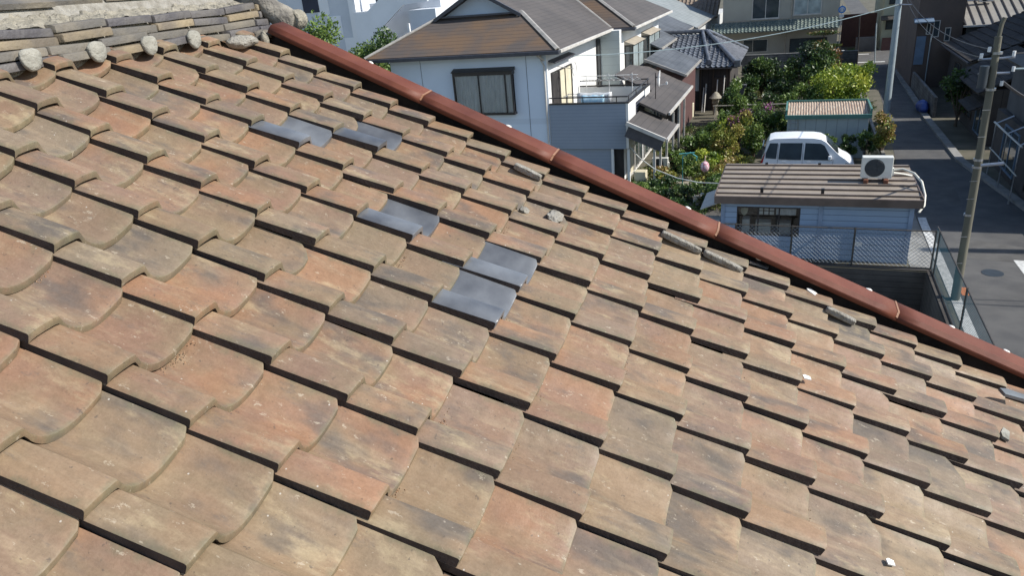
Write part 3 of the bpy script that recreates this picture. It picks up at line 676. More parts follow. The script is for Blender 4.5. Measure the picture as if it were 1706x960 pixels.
# main roof
E6 = 6.50
rf = rp('roof', [(-20.4, 32.4, E6), (-10.2, 32.4, E6), (-13.07, 35.8, 8.06), (-17.6, 35.8, 8.06)], 'slate_brown', HA)
rp('roof', [(-10.2, 32.4, E6), (-10.2, 50, E6), (-15.3, 50, 9.27), (-15.3, 35.4, 9.27), (-13.07, 35.4, 8.06), (-13.07, 35.8, 8.06)], 'slate_grey', HA)
rp('roof', [(-20.4, 50, E6), (-20.4, 32.4, E6), (-17.6, 35.8, 8.05), (-17.6, 35.4, 8.05), (-15.3, 35.4, 9.27), (-15.3, 50, 9.27)], 'slate_grey', HA)
rp('roof', [(-10.2, 42.98, E6), (-8.9, 42.98, E6), (-14.0, 48.1, 9.27), (-15.3, 48.1, 9.27)], 'slate_brown', HA)
rp('roof', [(-8.9, 42.98, E6), (-8.9, 56, E6), (-14.0, 52, 9.27), (-14.0, 48.1, 9.27)], 'slate_grey', HA)
rp('roof', [(-19.8, 56, E6), (-8.9, 56, E6), (-14.0, 51.5, 9.0), (-15.3, 51.5, 9.0)], 'slate_grey', HA)
m = MB(); m.prism([(-17.5, 8.0), (-13.2, 8.0), (-15.35, 9.15)], 'y', 36.0, 36.2); m.build('gable_wall', 'siding', HA)
m = MB()
for x0, z0, x1, z1 in ((-17.75, 8.0, -15.32, 9.32), (-12.92, 8.0, -15.30, 9.32)):
    m.slab([(x0, 35.30, z0), (x1, 35.30, z1), (x1, 35.42, z1), (x0, 35.42, z0)], .16)
m.box(-17.6, 35.36, 8.02, -13.1, 35.46, 8.10); m.build('bargeboard', 'gutter', HA)
m = MB()
def cap(m, a, b, w_=.13, h=.07):
    a, b = Vector(a), Vector(b); d = (b - a).normalized(); s_ = d.cross(Vector((0, 0, 1))).normalized() * w_
    m.slab([tuple(a + s_ + Vector((0, 0, h * .5))), tuple(b + s_ + Vector((0, 0, h * .5))), tuple(b + Vector((0, 0, h * 1.4))), tuple(a + Vector((0, 0, h * 1.4)))], .05)
    m.slab([tuple(a - s_ + Vector((0, 0, h * .5))), tuple(b - s_ + Vector((0, 0, h * .5))), tuple(b + Vector((0, 0, h * 1.4))), tuple(a + Vector((0, 0, h * 1.4)))], .05)
for a, b in (((-20.4, 32.4, E6), (-17.6, 35.8, 8.06)), ((-10.2, 32.4, E6), (-13.07, 35.8, 8.06)), ((-8.9, 43.0, E6), (-14.0, 48.1, 9.27))): cap(m, a, b)
cap(m, (-10.25, 42.98, E6 + .02), (-15.3, 48.1, 9.29), .08, .04); cap(m, (-15.3, 35.4, 9.27), (-15.3, 50, 9.27)); cap(m, (-14.0, 48.1, 9.27), (-14, 52, 9.27))
m.build('hip_cap', 'hip', HA)
for b_ in ((-20.5, 32.26, 6.30, -10.12, 32.395, 6.47), (-10.13, 42.84, 6.30, -8.82, 42.975, 6.47)): boxo('gutter', 'gutter', HA, *b_, bevel=.02)
m = MB(); m.box(-10.195, 32.45, 6.34, -10.06, 42.8, 6.49); m.box(-8.895, 43.0, 6.34, -8.76, 56, 6.49); m.build('fascia', 'fascia', HA, bevel=.02)
m = MB(); m.box(-20.3, 32.42, 6.34, -10.22, 33.2, 6.38); m.box(-11.1, 33.2, 6.34, -10.22, 42.9, 6.38); m.box(-10.2, 43.0, 6.34, -8.92, 55.9, 6.38); m.build('soffit', 'soffit', HA)
m = MB(); m.tube([(-11.25, 32.94, 6.3), (-11.22, 32.94, 6.0), (-11.08, 32.92, 5.75), (-11.08, 32.92, .1)], .045, 8); m.tube([(-11.3, 32.5, 6.32), (-11.08, 32.93, 6.0)], .05, 8); m.build('downpipe', 'fascia', HA, smooth=40)
# front bay window with curtains
def bay(x0, x1, z0, z1, y, d, hood=True):
    m = MB(); f = .07; Y = y - d
    m.box(x0, Y, z1 - .16, x1, y, z1); m.box(x0, Y, z0, x1, y, z0 + .09)
    for x in (x0, x1 - f, (x0 + x1 - .4) / 2 - .03, x1 - .42): m.box(x, Y, z0 + .09, x + f * (.8 if x not in (x0, x1 - f) else 1), Y + .06, z1 - .16)
    m.box(x0, Y + .06, z0 + .09, x0 + .04, y, z1 - .16)
    m.prism([(y - d - .08, z1 + .003), (y, z1 + .003), (y, z1 + .16)], 'x', x0 - .05, x1 + .05)
    fr = m.build('window', 'dark_trim', HA)
    m = MB(); m.box(x0 + .05, Y + .02, z0 + .09, x1 - .05, Y + .03, z1 - .16); m.build('pane', 'clear', fr)
    m = MB(); P = []
    for zz in (z0 + .1, z1 - .17):
        P.append([(x0 + .07 + (x1 - x0 - .14) * i / 90, Y + .13 + .03 * math.sin(i * .9) + .015 * math.sin(i * 2.3), zz) for i in range(91)])
    m.grid(P); m.build('curtain', 'curtain', fr, smooth=80)
    boxo('recess', 'dark_room', fr, x0 + .04, y - .02, z0 + .1, x1 - .04, y - .004, z1 - .17)
bay(-15.75, -12.62, 3.56, 5.62, 33.0, .35)
m = MB()
for z in (6.0,): pass
for x in (-17.6, -12.0): boxo('panel_joint', 'gutter', HA, x, 32.985, 2.0, x + .015, 32.998, 6.3)
# balcony
BX0, BX1, BY0, BY1 = -10.95, -7.15, 32.95, 38.3
m = MB(); m.box(BX0, BY0, 1.82, BX1 - .13, BY0 + .12, 3.93); m.box(-10.95, 33.1, 0, -8.05, 33.2, 1.82); m.build('balcony_front', 'lap_grey', HA)
m = MB()
yA, yB = 34.6, 36.9
m.box(BX1 - .12, BY0 + .003, 1.84, BX1, yA, 3.93); m.box(BX1 - .12, yB, 1.84, BX1, BY1, 3.93); m.box(BX1 - .12, yA, 1.84, BX1, yB, 2.50); m.box(BX1 - .12, yA, 3.68, BX1, yB, 3.93)
m.box(-10.9, BY1 - .12, 1.84, BX1 - .13, BY1, 3.9); m.build('balcony_side', 'wall_white', HA)
m = MB(); m.box(BX1 - .09, yA + .003, 2.503, BX1 - .03, yB - .003, 3.677)
for k in range(9): m.slab([(BX1 - .03, yA + .02, 2.55 + k * .125), (BX1 - .03, yB - .02, 2.55 + k * .125), (BX1 + .01, yB - .02, 2.52 + k * .125), (BX1 + .01, yA + .02, 2.52 + k * .125)], .008)
m.build('louvre', 'gutter', HA)
boxo('balcony_floor', 'concrete', HA, -10.94, BY0 + .13, 2.55, BX1 - .13, BY1 - .13, 2.72)
m = MB(); m.box(BX0, BY0 - .03, 3.935, BX1 + .03, BY0 + .14, 4.0); m.box(BX1 - .14, BY0 + .14, 3.935, BX1 + .03, BY1, 4.0); m.box(-10.9, BY1 - .14, 3.935, BX1 - .14, BY1 + .02, 4.0)
m.tube([(BX0, BY0 + .05, 4.24), (BX1 - .05, BY0 + .05, 4.24), (BX1 - .05, BY1 - .06, 4.24), (-10.9, BY1 - .06, 4.24)], .032, 8)
for p in ((-9.3, BY0 + .05), (-7.7, BY0 + .05), (-7.2, 33.3), (-7.2, 35), (-7.2, 36.7), (-7.2, 38), (-8.4, BY1 - .06), (-10, BY1 - .06)): m.tube([(p[0], p[1], 3.98), (p[0], p[1], 4.24)], .022, 6)
m.build('balcony_rail', 'dark_trim', HA)
# balcony doors on the east wall, bay windows of the wing
f = window(HA, 'E', -10.98, 33.5, 36.9, 2.8, 5.35, pane='cream', mull=(.33, .66), depth=.08)
boxo('shutter', 'dark_room', HA, -10.97, 33.55, 2.85, -10.93, 34.9, 5.25)
m = MB(); m.slab([(-10.95, 33.2, 5.95), (-10.95, 36.6, 5.95), (-10.6, 36.6, 5.85), (-10.6, 33.2, 5.85)], .06); m.build('canopy', 'gutter', HA)
window(HA, 'S', 42.24, -10.95, -10.72, 3.3, 6.0, pane='glass', mull=())
def ebay(y0, y1, z0, z1):
    m = MB(); X0, X1 = -9.62, -9.10; f = .07
    m.prism([(X0, z1 + .22), (X1 + .1, z1), (X0, z1)], 'y', y0 - .08, y1 + .08); h = m.build('bay_roof', 'soffit', HA)
    m = MB(); m.box(X0, y0, z1 - .08, X1, y1, z1 - .003); m.box(X0, y0, z0, X1, y1, z0 + .12)
    for y in (y0, y1 - f): m.box(X1 - f, y, z0 + .12, X1, y + f, z1 - .08)
    m.box(X0, y0, z0 + .12, X0 + f, y0 + .05, z1 - .08); m.box(X0 + .2, y0, z0 + (z1 - z0) * .5, X1 - f, y0 + .05, z0 + (z1 - z0) * .5 + .05); m.box(X1 - f, (y0 + y1) / 2, z0 + .12, X1, (y0 + y1) / 2 + .05, z1 - .08)
    w_ = m.build('window', 'dark_trim', HA)
    boxo('pane', 'glass', w_, X0 + f, y0 + .01, z0 + .13, X1 - f, y0 + .03, z1 - .09)
    boxo('pane', 'glass_pale', w_, X1 - .05, y0 + .1, z0 + .13, X1 - .03, y1 - .1, z1 - .09)
ebay(43.6, 46.9, 3.6, 5.45); ebay(48.7, 52.6, 3.6, 5.5)
# ground floor bits on the garden side
m = MB(); m.box(-10.9, 33.25, 0, -7.45, 43.5, 2.5); m.build('wall', 'wall_white', HA)
m = MB()
for x in (-8.02, -7.25): boxo('post', 'wall_white', HA, x, 33.0, 0, x + .12, 33.12, 1.80)
boxo('entrance_recess', 'dark_room', HA, -8.0, 33.21, 0, -7.46, 33.24, 1.8)
for y0, y1 in ((33.6, 35.2), (35.5, 37.4), (38, 40.2), (40.6, 42.6)): window(HA, 'E', -7.44, y0, y1, .15, 2.2, pane='glass' if y0 > 35 else 'cream', mull=(.5,), frame='fascia')
rp('lower_roof', [(-5.75, 35.0, 3.0), (-5.75, 43.8, 3.0), (-8.2, 43.8, 4.15), (-9.0, 42.2, 4.5), (-9, 38.35, 4.5), (-7.05, 38.35, 3.62), (-7.05, 35.0, 3.62)], 'slate_grey', HA)
rp('lower_roof', [(-5.32, 32.2, 2.45), (-5.32, 35.5, 2.45), (-7.05, 35.5, 3.2), (-7.05, 32.2, 3.2)], 'slate_grey', HA)
for b_ in ((-5.74, 35.55, 2.86, -5.64, 43.8, 2.99), (-5.31, 32.2, 2.31, -5.21, 35.6, 2.44)): boxo('gutter', 'fascia', HA, *b_)
m = MB(); m.slab([(-5.3, 32.08, 2.5), (-7.05, 32.08, 3.26), (-7.05, 32.19, 3.26), (-5.3, 32.19, 2.5)], .16); m.build('verge_trim', 'fascia', HA)
m = MB(); m.slab([(-5.4, 32.25, 2.33), (-7.0, 32.25, 3.02), (-7.0, 32.3, 3.02), (-5.4, 32.3, 2.33)], .5); m.build('eave_board', 'gutter', HA)
m = MB()
for y in (32.6, 34.2, 36, 38, 40, 42): boxo('porch_post', 'fascia', HA, -5.95, y, 0, -5.85, y + .1, 2.55 if y > 35 else 2.3)
boxo('wall', 'dark_wall', HA, -7.43, 43.0, 0, -6.3, 43.6, 3.0)
# dish, laundry, cable brackets
m = MB()
for k in range(7):
    pass
t = thing('satellite_dish', (-6.5, 37.0, 3.9), 'white satellite dish on a thin mast on the low roof', 'satellite dish')
m = MB(); m.tube([(-6.62, 37.0, 3.42), (-6.62, 37.0, 4.7)], .025, 8); m.tube([(-6.62, 37, 4.5), (-6.45, 36.98, 4.45)], .025, 6); m.build('mast', 'dark_trim', t)
bm_pts = []; m = MB(); P = []
for r_ in range(6):
    P.append([( -6.42 + .10 * (1 - (r_ / 5) ** 2) * -1 + .02 * math.sin(a), 36.95 + .15 * (r_ / 5) * math.cos(a) , 4.42 + .40 * (r_ / 5) * math.sin(a)) for a in [2 * math.pi * k / 24 for k in range(25)]])
m.grid(P); o = m.build('dish', 'white', t, smooth=80); o.modifiers.new('s', 'SOLIDIFY').thickness = .02
m = MB(); m.tube([(-6.42, 36.9, 4.1), (-6.05, 36.75, 4.2)], .012, 5); m.box(-6.07, 36.7, 4.16, -5.98, 36.8, 4.28); m.build('feed_arm', 'white', t)
t = thing('antenna_dish', (-10.1, 34.6, 5.4), 'small wire-ring antenna on the wall above the balcony', 'antenna')
m = MB(); m.tube([(-10.1 + .0, 34.6 + .33 * math.cos(a), 5.35 + .33 * math.sin(a)) for a in [2 * math.pi * k / 20 for k in range(21)]], .018, 5); m.tube([(-10.95, 34.6, 5.5), (-10.1, 34.6, 5.35)], .02, 5); m.build('ring', 'fascia', t)
t = thing('laundry_rack', (-9.3, 33.8, 2.72), 'laundry rack with a pale blue and a white towel inside the balcony', 'laundry rack')
m = MB()
for y in (33.5, 34.2): m.tube([(-10.4, y, 4.22), (-8.2, y, 4.22)], .015, 5)
for x in (-10.3, -8.3): m.tube([(x, 33.85, 2.72), (x, 33.85, 4.2)], .02, 5); m.tube([(x, 33.4, 4.22), (x, 34.3, 4.22)], .015, 5)
m.build('rack', 'zinc', t)
for (x0, x1, y, ml, zt) in ((-9.5, -8.4, 33.5, 'laundry_blue', 4.25), (-9.9, -8.2, 34.2, 'white', 4.26)):
    m = MB(); P = [[(x0 + (x1 - x0) * i / 10, y + dy, z + .02 * math.sin(i * 1.4)) for i in range(11)] for dy, z in ((-.14, zt - .5), (-.05, zt - .05), (0, zt), (.05, zt - .05), (.14, zt - .5))]
    m.grid(P); o = m.build('towel', ml, t, smooth=80); o.modifiers.new('s', 'SOLIDIFY').thickness = .012
t = thing('hanger_rack', (-8.4, 37.2, 2.72), 'thin white drying poles with hangers at the back of the balcony', 'drying rack')
m = MB(); hr = random.Random(3)
for k in range(3): m.tube([(-10.2 + k * 1.2, 37.0, 2.72), (-10.2 + k * 1.2, 37.0, 4.75)], .018, 5)
m.tube([(-10.5, 37.0, 4.65), (-7.5, 37.0, 4.65)], .018, 5)
for k in range(9):
    x = -10.3 + k * .34; m.tube([(x, 37.0, 4.64), (x + .02, 37.0, 4.52), (x - .17, 36.9 + hr.random() * .2, 4.4), (x + .2, 37.1, 4.4), (x + .02, 37, 4.52)], .008, 4)
m.build('pole_and_hangers', 'white', t)
# outdoor units and bins along the house foot
def ac_unit(loc, w_=.80, h=.62, d=.30, label='', face='S', group=None, mt='ac_white'):
    x, y, z = loc; t = thing('outdoor_ac_unit', loc, label, 'air conditioner', group)
    m = MB(); m.box(x, y, z + .04, x + w_, y + d, z + h); b = m.build('casing', mt, t, bevel=.018)
    r = h * .40; cx = x + w_ * .42; cz = z + .04 + (h - .04) * .5
    m = MB(); m.disc((cx, y - .006, cz), r, 'y', .012, 32); m.build('fan_opening', 'ac_dark', t)
    m = MB()
    for k in range(1, 7): m.tube([(cx + r * k / 6.5 * math.cos(a), y - .016, cz + r * k / 6.5 * math.sin(a)) for a in [2 * math.pi * q / 24 for q in range(25)]], .003, 4, caps=False)
    for a in range(6): m.tube([(cx, y - .018, cz), (cx + r * math.cos(a * math.pi / 3 + .3), y - .018, cz + r * math.sin(a * math.pi / 3 + .3))], .004, 4)
    m.disc((cx, y - .02, cz), .05, 'y', .012, 14); m.build('fan_guard', 'ac_dark', t)
    boxo('side_cover', 'ac_white', t, x + w_ + .001, y + .05, z + .12, x + w_ + .05, y + .2, z + .38)
    return t
ac_unit((-6.6, 35.8, .05), label='white outdoor unit by the porch posts at the foot of the white house')
boxes = MB(); boxes.box(-7.0, 33.3, 0, -6.45, 33.8, .62); single('storage_box', boxes, 'cream', (-6.7, 33.5, 0), 'cream storage box standing below the balcony corner', 'box', bevel=.02)

# ------------------------------------------------------------------ houses behind it
HB = thing('slate_roof_house', (-9, 50, 0), 'dark boarded house under blue-grey slate lean-to roofs behind the white house', 'house')
rp('roof', [(-6.15, 43.9, 3.6), (-6.15, 50.9, 3.6), (-8.5, 50.9, 4.55), (-8.5, 43.9, 4.55)], 'slate_blue', HB)
rp('roof', [(-8.46, 49.1, 4.62), (-8.46, 64.6, 4.62), (-13.5, 64.6, 7.1), (-13.5, 49.1, 7.1)], 'slate_blue', HB)
boxo('wall', 'wood_red', HB, -8.5, 44.1, 0, -6.4, 50.7, 3.55); boxo('wall', 'plaster', HB, -13.4, 50.9, 0, -8.8, 64.4, 4.7)
for b_ in ((-6.14, 43.9, 3.47, -6.03, 50.9, 3.59), (-8.45, 49.2, 4.48, -8.35, 64.6, 4.61)): boxo('gutter', 'hip', HB, *b_)
m = MB(); m.slab([(-6.1, 43.78, 3.64), (-8.5, 43.78, 4.6), (-8.5, 43.89, 4.6), (-6.1, 43.89, 3.64)], .14); m.build('verge_trim', 'hip', HB); m = MB(); m.tube([(-8.4, 49.3, 4.5), (-8.4, 49.2, 4.3), (-8.3, 47.8, 4.0)], .05, 6); m.build('downpipe', 'hip', HB)
HC = thing('green_slate_house', (-11, 72, 0), 'house with pale grey-green slate roof at the top of the picture', 'house')
rp('roof', [(-8.3, 66, 4.4), (-8.3, 79.5, 4.4), (-15, 79.5, 7.4), (-15, 66, 7.4)], 'slate_green', HC)
rp('roof', [(-15, 66, 7.4), (-15, 79.5, 7.4), (-21, 79.5, 4.8), (-21, 66, 4.8)], 'slate_green', HC)
m = MB(); m.prism([(-8.7, 0), (-8.7, 4.4), (-15, 7.2), (-20.5, 4.8), (-20.5, 0)], 'y', 66.4, 79); m.build('wall', 'plaster', HC)
m = MB(); m.box(-8.29, 66, 4.27, -8.18, 79.5, 4.39); m.build('gutter', 'hip', HC)
HK = thing('kawara_house', (-6.5, 54.5, 0), 'low traditional house with silvery black kawara hip roof and dark timber walls', 'house')
kc = [(-9.6, 51.2), (-3.7, 51.2), (-6.3, 56.0), (-9.6, 56.0)]
m = wavy_roof((-9.6, 51.2, 2.98), (-3.7, 51.2, 2.98), (-9.6, 56.0, 4.75), (-3.7, 56.0, 4.75), .34, .075, .34, .035, clip=kc); m.slab([(-9.6, 51.25, 2.95), (-3.75, 51.25, 2.95), (-6.3, 56, 4.7), (-9.6, 56, 4.7)], .08)
m.build('roof', 'kawara', HK, smooth=50)
kc = [(-3.7, 51.2), (-3.7, 60.2), (-6.3, 56.4), (-6.3, 56.0)]
m = wavy_roof((-3.7, 51.2, 2.98), (-3.7, 60.2, 2.98), (-6.3, 51.2, 4.75), (-6.3, 60.2, 4.75), .34, .075, .34, .035, clip=kc); m.slab([(-3.75, 51.25, 2.95), (-3.75, 60.2, 2.95), (-6.3, 56.4, 4.7), (-6.3, 56, 4.7)], .08); m.build('roof', 'kawara', HK, smooth=50)
m = wavy_roof((-3.7, 60.4, 2.98), (-9.6, 60.4, 2.98), (-3.7, 56.3, 4.75), (-9.6, 56.3, 4.75), .34, .075, .34, .035, clip=[(-3.7, 60.4), (-9.6, 60.4), (-9.6, 56.3), (-6.3, 56.3)]); m.build('roof', 'kawara', HK, smooth=50)
m = MB(); m.tube([(-3.75, 51.25, 3.12), (-6.3, 56.0, 4.92), (-9.6, 56.0, 4.98)], .15, 10); m.tube([(-3.75, 60.2, 3.12), (-6.3, 56.3, 4.92)], .15, 8)
for a, b in (((-5.6, 51.6, 3.2), (-6.6, 55.9, 4.9)),): m.tube([a, b], .13, 8)
m.build('ridge_roll', 'kawara', HK, smooth=50)
m = MB(); m.box(-3.95, 51.0, 2.98, -3.55, 51.45, 3.42); m.disc((-5.6, 51.5, 3.28), .2, 'y', .1, 16); m.build('ridge_end_tile', 'kawara', HK, bevel=.03)
boxo('wall', 'dark_wall', HK, -9.5, 52.0, 0, -4.3, 59.8, 2.95)
m = MB(); m.box(-7.6, 51.93, 1.35, -6.3, 51.995, 2.8); m.build('plaster_panel', 'plaster', HK)
m = MB()
for x in (-6.25, -5.4, -4.5, -4.35): boxo('post', 'wood_dark', HK, x, 51.85, 0, x + .11, 51.96, 2.9)
m = MB()
for k, x in enumerate((-6.0, -5.85, -5.1, -4.65)):
    q = MB(); q.tube([(x, 51.3, 0), (x + .05, 51.8, 1.6 + .25 * k)], .045, 5); single('leaning_timber', q, 'fascia', (x, 51.3, 0), ['leftmost pale timber leaning on the dark wooden wall', 'second pale timber from the left leaning on the dark wooden wall', 'third pale timber from the left leaning on the dark wooden wall', 'tallest pale timber, rightmost on the dark wooden wall'][k], 'timber', 'timbers leaning on the wooden wall')
pass
m = MB(); m.box(-5.35, 51.9, .1, -4.6, 51.96, 2.2); m.build('sliding_door', 'wood_dark', HK)
t = thing('stone_lantern', (-4.75, 50.6, 0), 'pale weathered stone lantern in front of the dark timber house', 'stone lantern')
m = MB(); m.tube([(-5.0, 50.4, 0), (-5.0, 50.4, .1), (-5.0, 50.4, .75)], .16, 10); m.build('pedestal', 'stone', t)
m = MB(); m.box(-5.22, 50.18, .75, -4.78, 50.62, 1.12); m.build('light_box', 'stone', t, bevel=.05)
m = MB(); m.tube([(-5.0, 50.4, 1.12), (-5, 50.4, 1.24), (-5, 50.4, 1.4), (-5, 50.4, 1.5)], .44, 10, r1=.08); m.build('cap', 'stone', t, smooth=40)
m = MB(); m.tube([(-6.6, 49.7, 0), (-6.6, 49.7, .95)], .27, 14); single('rain_barrel', m, 'cream', (-6.6, 49.7, 0), 'cream drum beside the timber wall', 'barrel', smooth=40, bevel=.03)
m = MB(); m.tube([(-3.4, 49.3, 0), (-3.4, 49.3, 2.4)], .06, 6); m.box(-3.8, 49.1, 2.0, -3.0, 49.5, 2.1); m.prism([(-3.75, 2.0), (-3.05, 2.0), (-3.2, 1.4), (-3.6, 1.4)], 'y', 49.15, 49.45)
single('bird_table', m, 'grey_wall', (-3.4, 49.3, 0), 'grey pedestal shelter right of the kawara roof corner', 'garden ornament')
# beige house across
HE = thing('beige_house', (-2, 80, 0), 'beige two-storey house with a tiled canopy between its storeys', 'house')
boxo('wall', 'beige', HE, -7.2, 77, 0, 3.25, 86, 7.2)
rp('roof', [(-8, 76.2, 7.2), (4, 76.2, 7.2), (4, 81.5, 9.2), (-8, 81.5, 9.2)], 'kawara_old', HE); rp('roof', [(4, 86.8, 7.2), (-8, 86.8, 7.2), (-8, 81.5, 9.2), (4, 81.5, 9.2)], 'kawara_old', HE)
m = wavy_roof((-8.3, 75.2, 2.95), (3.3, 75.2, 2.95), (-8.3, 77, 3.75), (3.3, 77, 3.75), .33, .075, .32, .05); m.build('canopy_roof', 'kawara_green', HE, smooth=50)
window(HE, 'S', 77, -4.5, -2.0, 3.95, 5.9, frame='fascia', mull=(.5,), fw=.08, shelf=True); window(HE, 'S', 77, -.75, 1.7, 4.1, 5.9, frame='fascia', pane='glass_pale', mull=(.5,), fw=.08, shelf=True)
window(HE, 'S', 77, -5.2, -2.9, .9, 2.1, frame='fascia', mull=(.4,)); window(HE, 'S', 77, -.9, 2.4, .2, 2.0, frame='dark_trim', mull=(.5,))
for q in ([(-.9, 76.95, 3.7), (-.9, 76.95, 7.1)], [(-1.3, 76.95, .1), (-1.3, 76.95, 2.9)]): m = MB(); m.tube(q, .05, 6); m.build('downpipe', 'soffit', HE)
boxo('band', 'soffit', HE, -7.22, 76.96, 3.8, 3.27, 76.99, 3.92)
HD = thing('pantile_house', (-13, 88, 0), 'brown pantiled roof end left of the beige house', 'house')
m = wavy_roof((-16, 82, 4.0), (-8.2, 82, 4.0), (-16, 90, 8.6), (-8.2, 90, 8.6), .42, .09, .5, .03); m.build('roof', 'kawara_brown', HD, smooth=50)
boxo('wall', 'plaster', HD, -15.8, 83, 0, -8.4, 96, 4.0)
m = MB()
m.box(-4.6, 68.0, 0, 4.55, 68.15, 1.66); single('block_wall', m, 'block', (0, 68, 0), 'long dark concrete block wall in front of the beige house', 'wall')
m = MB(); m.box(-4.62, 67.97, 1.663, 4.57, 68.18, 1.72)
single('wall_coping', m, 'concrete', (0, 68, 1.66), 'pale coping strip along the top of the long block wall', 'coping')
bpy.data.objects['wall_coping'].parent = bpy.data.objects['block_wall']
oc = bpy.data.objects['wall_coping']; oc.location = Vector(oc.location) - bpy.data.objects['block_wall'].location
for k_ in ('label', 'category'): del oc[k_]
m = MB(); m.box(3.0, 72.6, 0, 3.75, 73.3, .9); m.box(2.95, 72.55, .903, 3.8, 73.35, 1.15, 1)
single('rubbish_bin', m, ['wood_red', 'white'], (3.4, 73, 0), 'white-topped maroon bin at the corner of the beige house', 'bin')
def road_sign():
    t = thing('road_sign', (3.3, 73.5, 0), 'round blue road sign with a white plate below it on the corner', 'road sign')
    m = MB(); m.tube([(3.3, 73.5, 0), (3.3, 73.5, 5.0)], .035, 8); m.build('pole', 'zinc', t)
    m = MB(); m.disc((3.3, 73.44, 4.6), .31, 'y', .02, 28); m.build('disc', 'sign_blue', t)
    m = MB(); m.disc((3.3, 73.425, 4.6), .20, 'y', .012, 24); m.disc((3.3, 73.413, 4.6), .15, 'y', .014, 24, 1); m.prism([(3.22, 4.45), (3.38, 4.45), (3.38, 4.62), (3.46, 4.62), (3.3, 4.76), (3.14, 4.62), (3.22, 4.62)], 'y', 73.395, 73.404)
    m.mi = [0 if i < 0 else q for i, q in enumerate(m.mi)]
    m.build('arrow', ['white', 'sign_blue'], t)
    boxo('plate', 'white', t, 3.12, 73.43, 3.95, 3.5, 73.45, 4.2)
road_sign()
m = MB(); m.tube([(4.9, 72.5, 0), (4.72, 72.5, 4.1)], .06, 8); single('steel_post', m, 'dark_trim', (4.9, 72.5, 0), 'thin dark post at the end of the block wall', 'post')
m = MB(); m.tube([(6.35, 73, 0), (6.13, 73, 3.3)], .05, 8); single('steel_post', m, 'pole_steel', (6.35, 73, 0), 'thin pale post beyond the junction', 'post')
# far side: dark fence, blocks, more houses
m = MB(); m.box(4.0, 86, 0, 7.2, 86.3, 3.2); single('board_fence', m, 'wood_red', (5.5, 86, 0), 'tall maroon board fence beyond the junction', 'fence')
m = MB(); m.box(5.2, 81.5, 0, 7.0, 82.2, 1.3); single('stone_wall', m, 'grey_wall', (6, 82, 0), 'grey garden wall corner beyond the cross street', 'wall')
m = MB(); m.box(4.6, 81.6, 0, 6.9, 84.2, .02); single('lawn_strip', m, 'leaf_lime', (5, 83, 0), 'small bright lawn beyond the cross street', 'lawn')
HG = thing('green_house', (9.4, 86, 0), 'pale green house at the end of the lane', 'house')
boxo('wall', 'green_wall', HG, 7.4, 82, 0, 11.5, 92, 6.5); window(HG, 'S', 82, 7.7, 10.2, 1.9, 2.9, mull=(.5,)); window(HG, 'S', 82, 7.8, 9, 4.2, 5.6, mull=(.5,))
rp('canopy', [(7.2, 81.0, 2.9), (10.4, 81.0, 2.9), (10.4, 82, 3.2), (7.2, 82, 3.2)], 'kawara_old', HG); boxo('gate', 'wood_red', HG, 7.5, 81.4, 0, 10.4, 81.5, 1.2)
rp('roof', [(6.9, 81.3, 6.5), (12, 81.3, 6.5), (12, 87, 8.6), (6.9, 87, 8.6)], 'kawara_old', HG)
def plain_house(x0, y0, x1, y1, h, rise, wallm, roofm, label):
    t = thing('distant_house', ((x0 + x1) / 2, (y0 + y1) / 2, 0), label, 'house', 'houses of the town beyond')
    boxo('wall', wallm, t, x0, y0, 0, x1, y1, h); ym = (y0 + y1) / 2
    rp('roof', [(x0 - .6, y0 - .6, h - .1), (x1 + .6, y0 - .6, h - .1), (x1 + .6, ym, h + rise), (x0 - .6, ym, h + rise)], roofm, t)
    rp('roof', [(x1 + .6, y1 + .6, h - .1), (x0 - .6, y1 + .6, h - .1), (x0 - .6, ym, h + rise), (x1 + .6, ym, h + rise)], roofm, t)
    for k in range(int((x1 - x0) // 3)):
        for z in (.9, 3.7):
            if z + 1.3 < h: window(t, 'S', y0, x0 + .7 + k * 3, x0 + 2.3 + k * 3, z, z + 1.3)
    return t
for a in [(-30, 70, -20, 79, 5.8, 2.0, 'wall_white', 'slate_grey', 'white house with grey roof beyond the apartment stair'), (-24, 98, -12, 108, 6.2, 2.2, 'plaster', 'kawara_old', 'plastered house with dark roof beyond the pantiled one'),
          (-6, 100, 4, 109, 6.0, 2.2, 'beige', 'slate_blue', 'beige house with blue-grey roof beyond the cross street'), (14, 96, 26, 106, 6.0, 2.2, 'grey_wall', 'kawara_old', 'grey house with old dark roof far up the lane'),
          (10.5, 112, 22, 122, 6, 2.2, 'wall_white', 'kawara_brown', 'white house with brown roof far up the lane'), (-44, 92, -30, 103, 6, 2.2, 'wall_white', 'slate_blue', 'white house with blue-grey roof at the far left')]: plain_house(*a)
# apartment block with outside stair at the left
AP = thing('apartment_block', (-38, 60, 0), 'pale grey apartment block with an outside stair', 'building')
boxo('wall', 'apt_grey', AP, -52, 55, 0, -35.2, 68, 15)
m = MB()
for x, z, mi in ((-37.4, 6.2, 0), (-36.2, 4.4, 0), (-38.4, 8.0, 0), (-37.4, 9.6, 0)): m.box(x, 54.97, z, x + 1.15, 54.995, z + 1.7)
m.build('panel', 'apt_white', AP); boxo('corner_trim', 'apt_white', AP, -35.2, 54.8, 0, -34.55, 55.5, 15)
for z in (5.3, 8.3): boxo('window', 'apt_dark', AP, -39.8, 54.95, z, -38.2, 54.99, z + 1.6)
m = MB(); m.prism([(-34.5, 2.0), (-34.5, 8.1), (-33.2, 8.05), (-30.5, 9.9), (-27.6, 9.9), (-27.6, 8.5), (-29.8, 8.35), (-32.2, 6.6), (-33.0, 5.0), (-33.0, 2.0)], 'y', 54.3, 54.5)
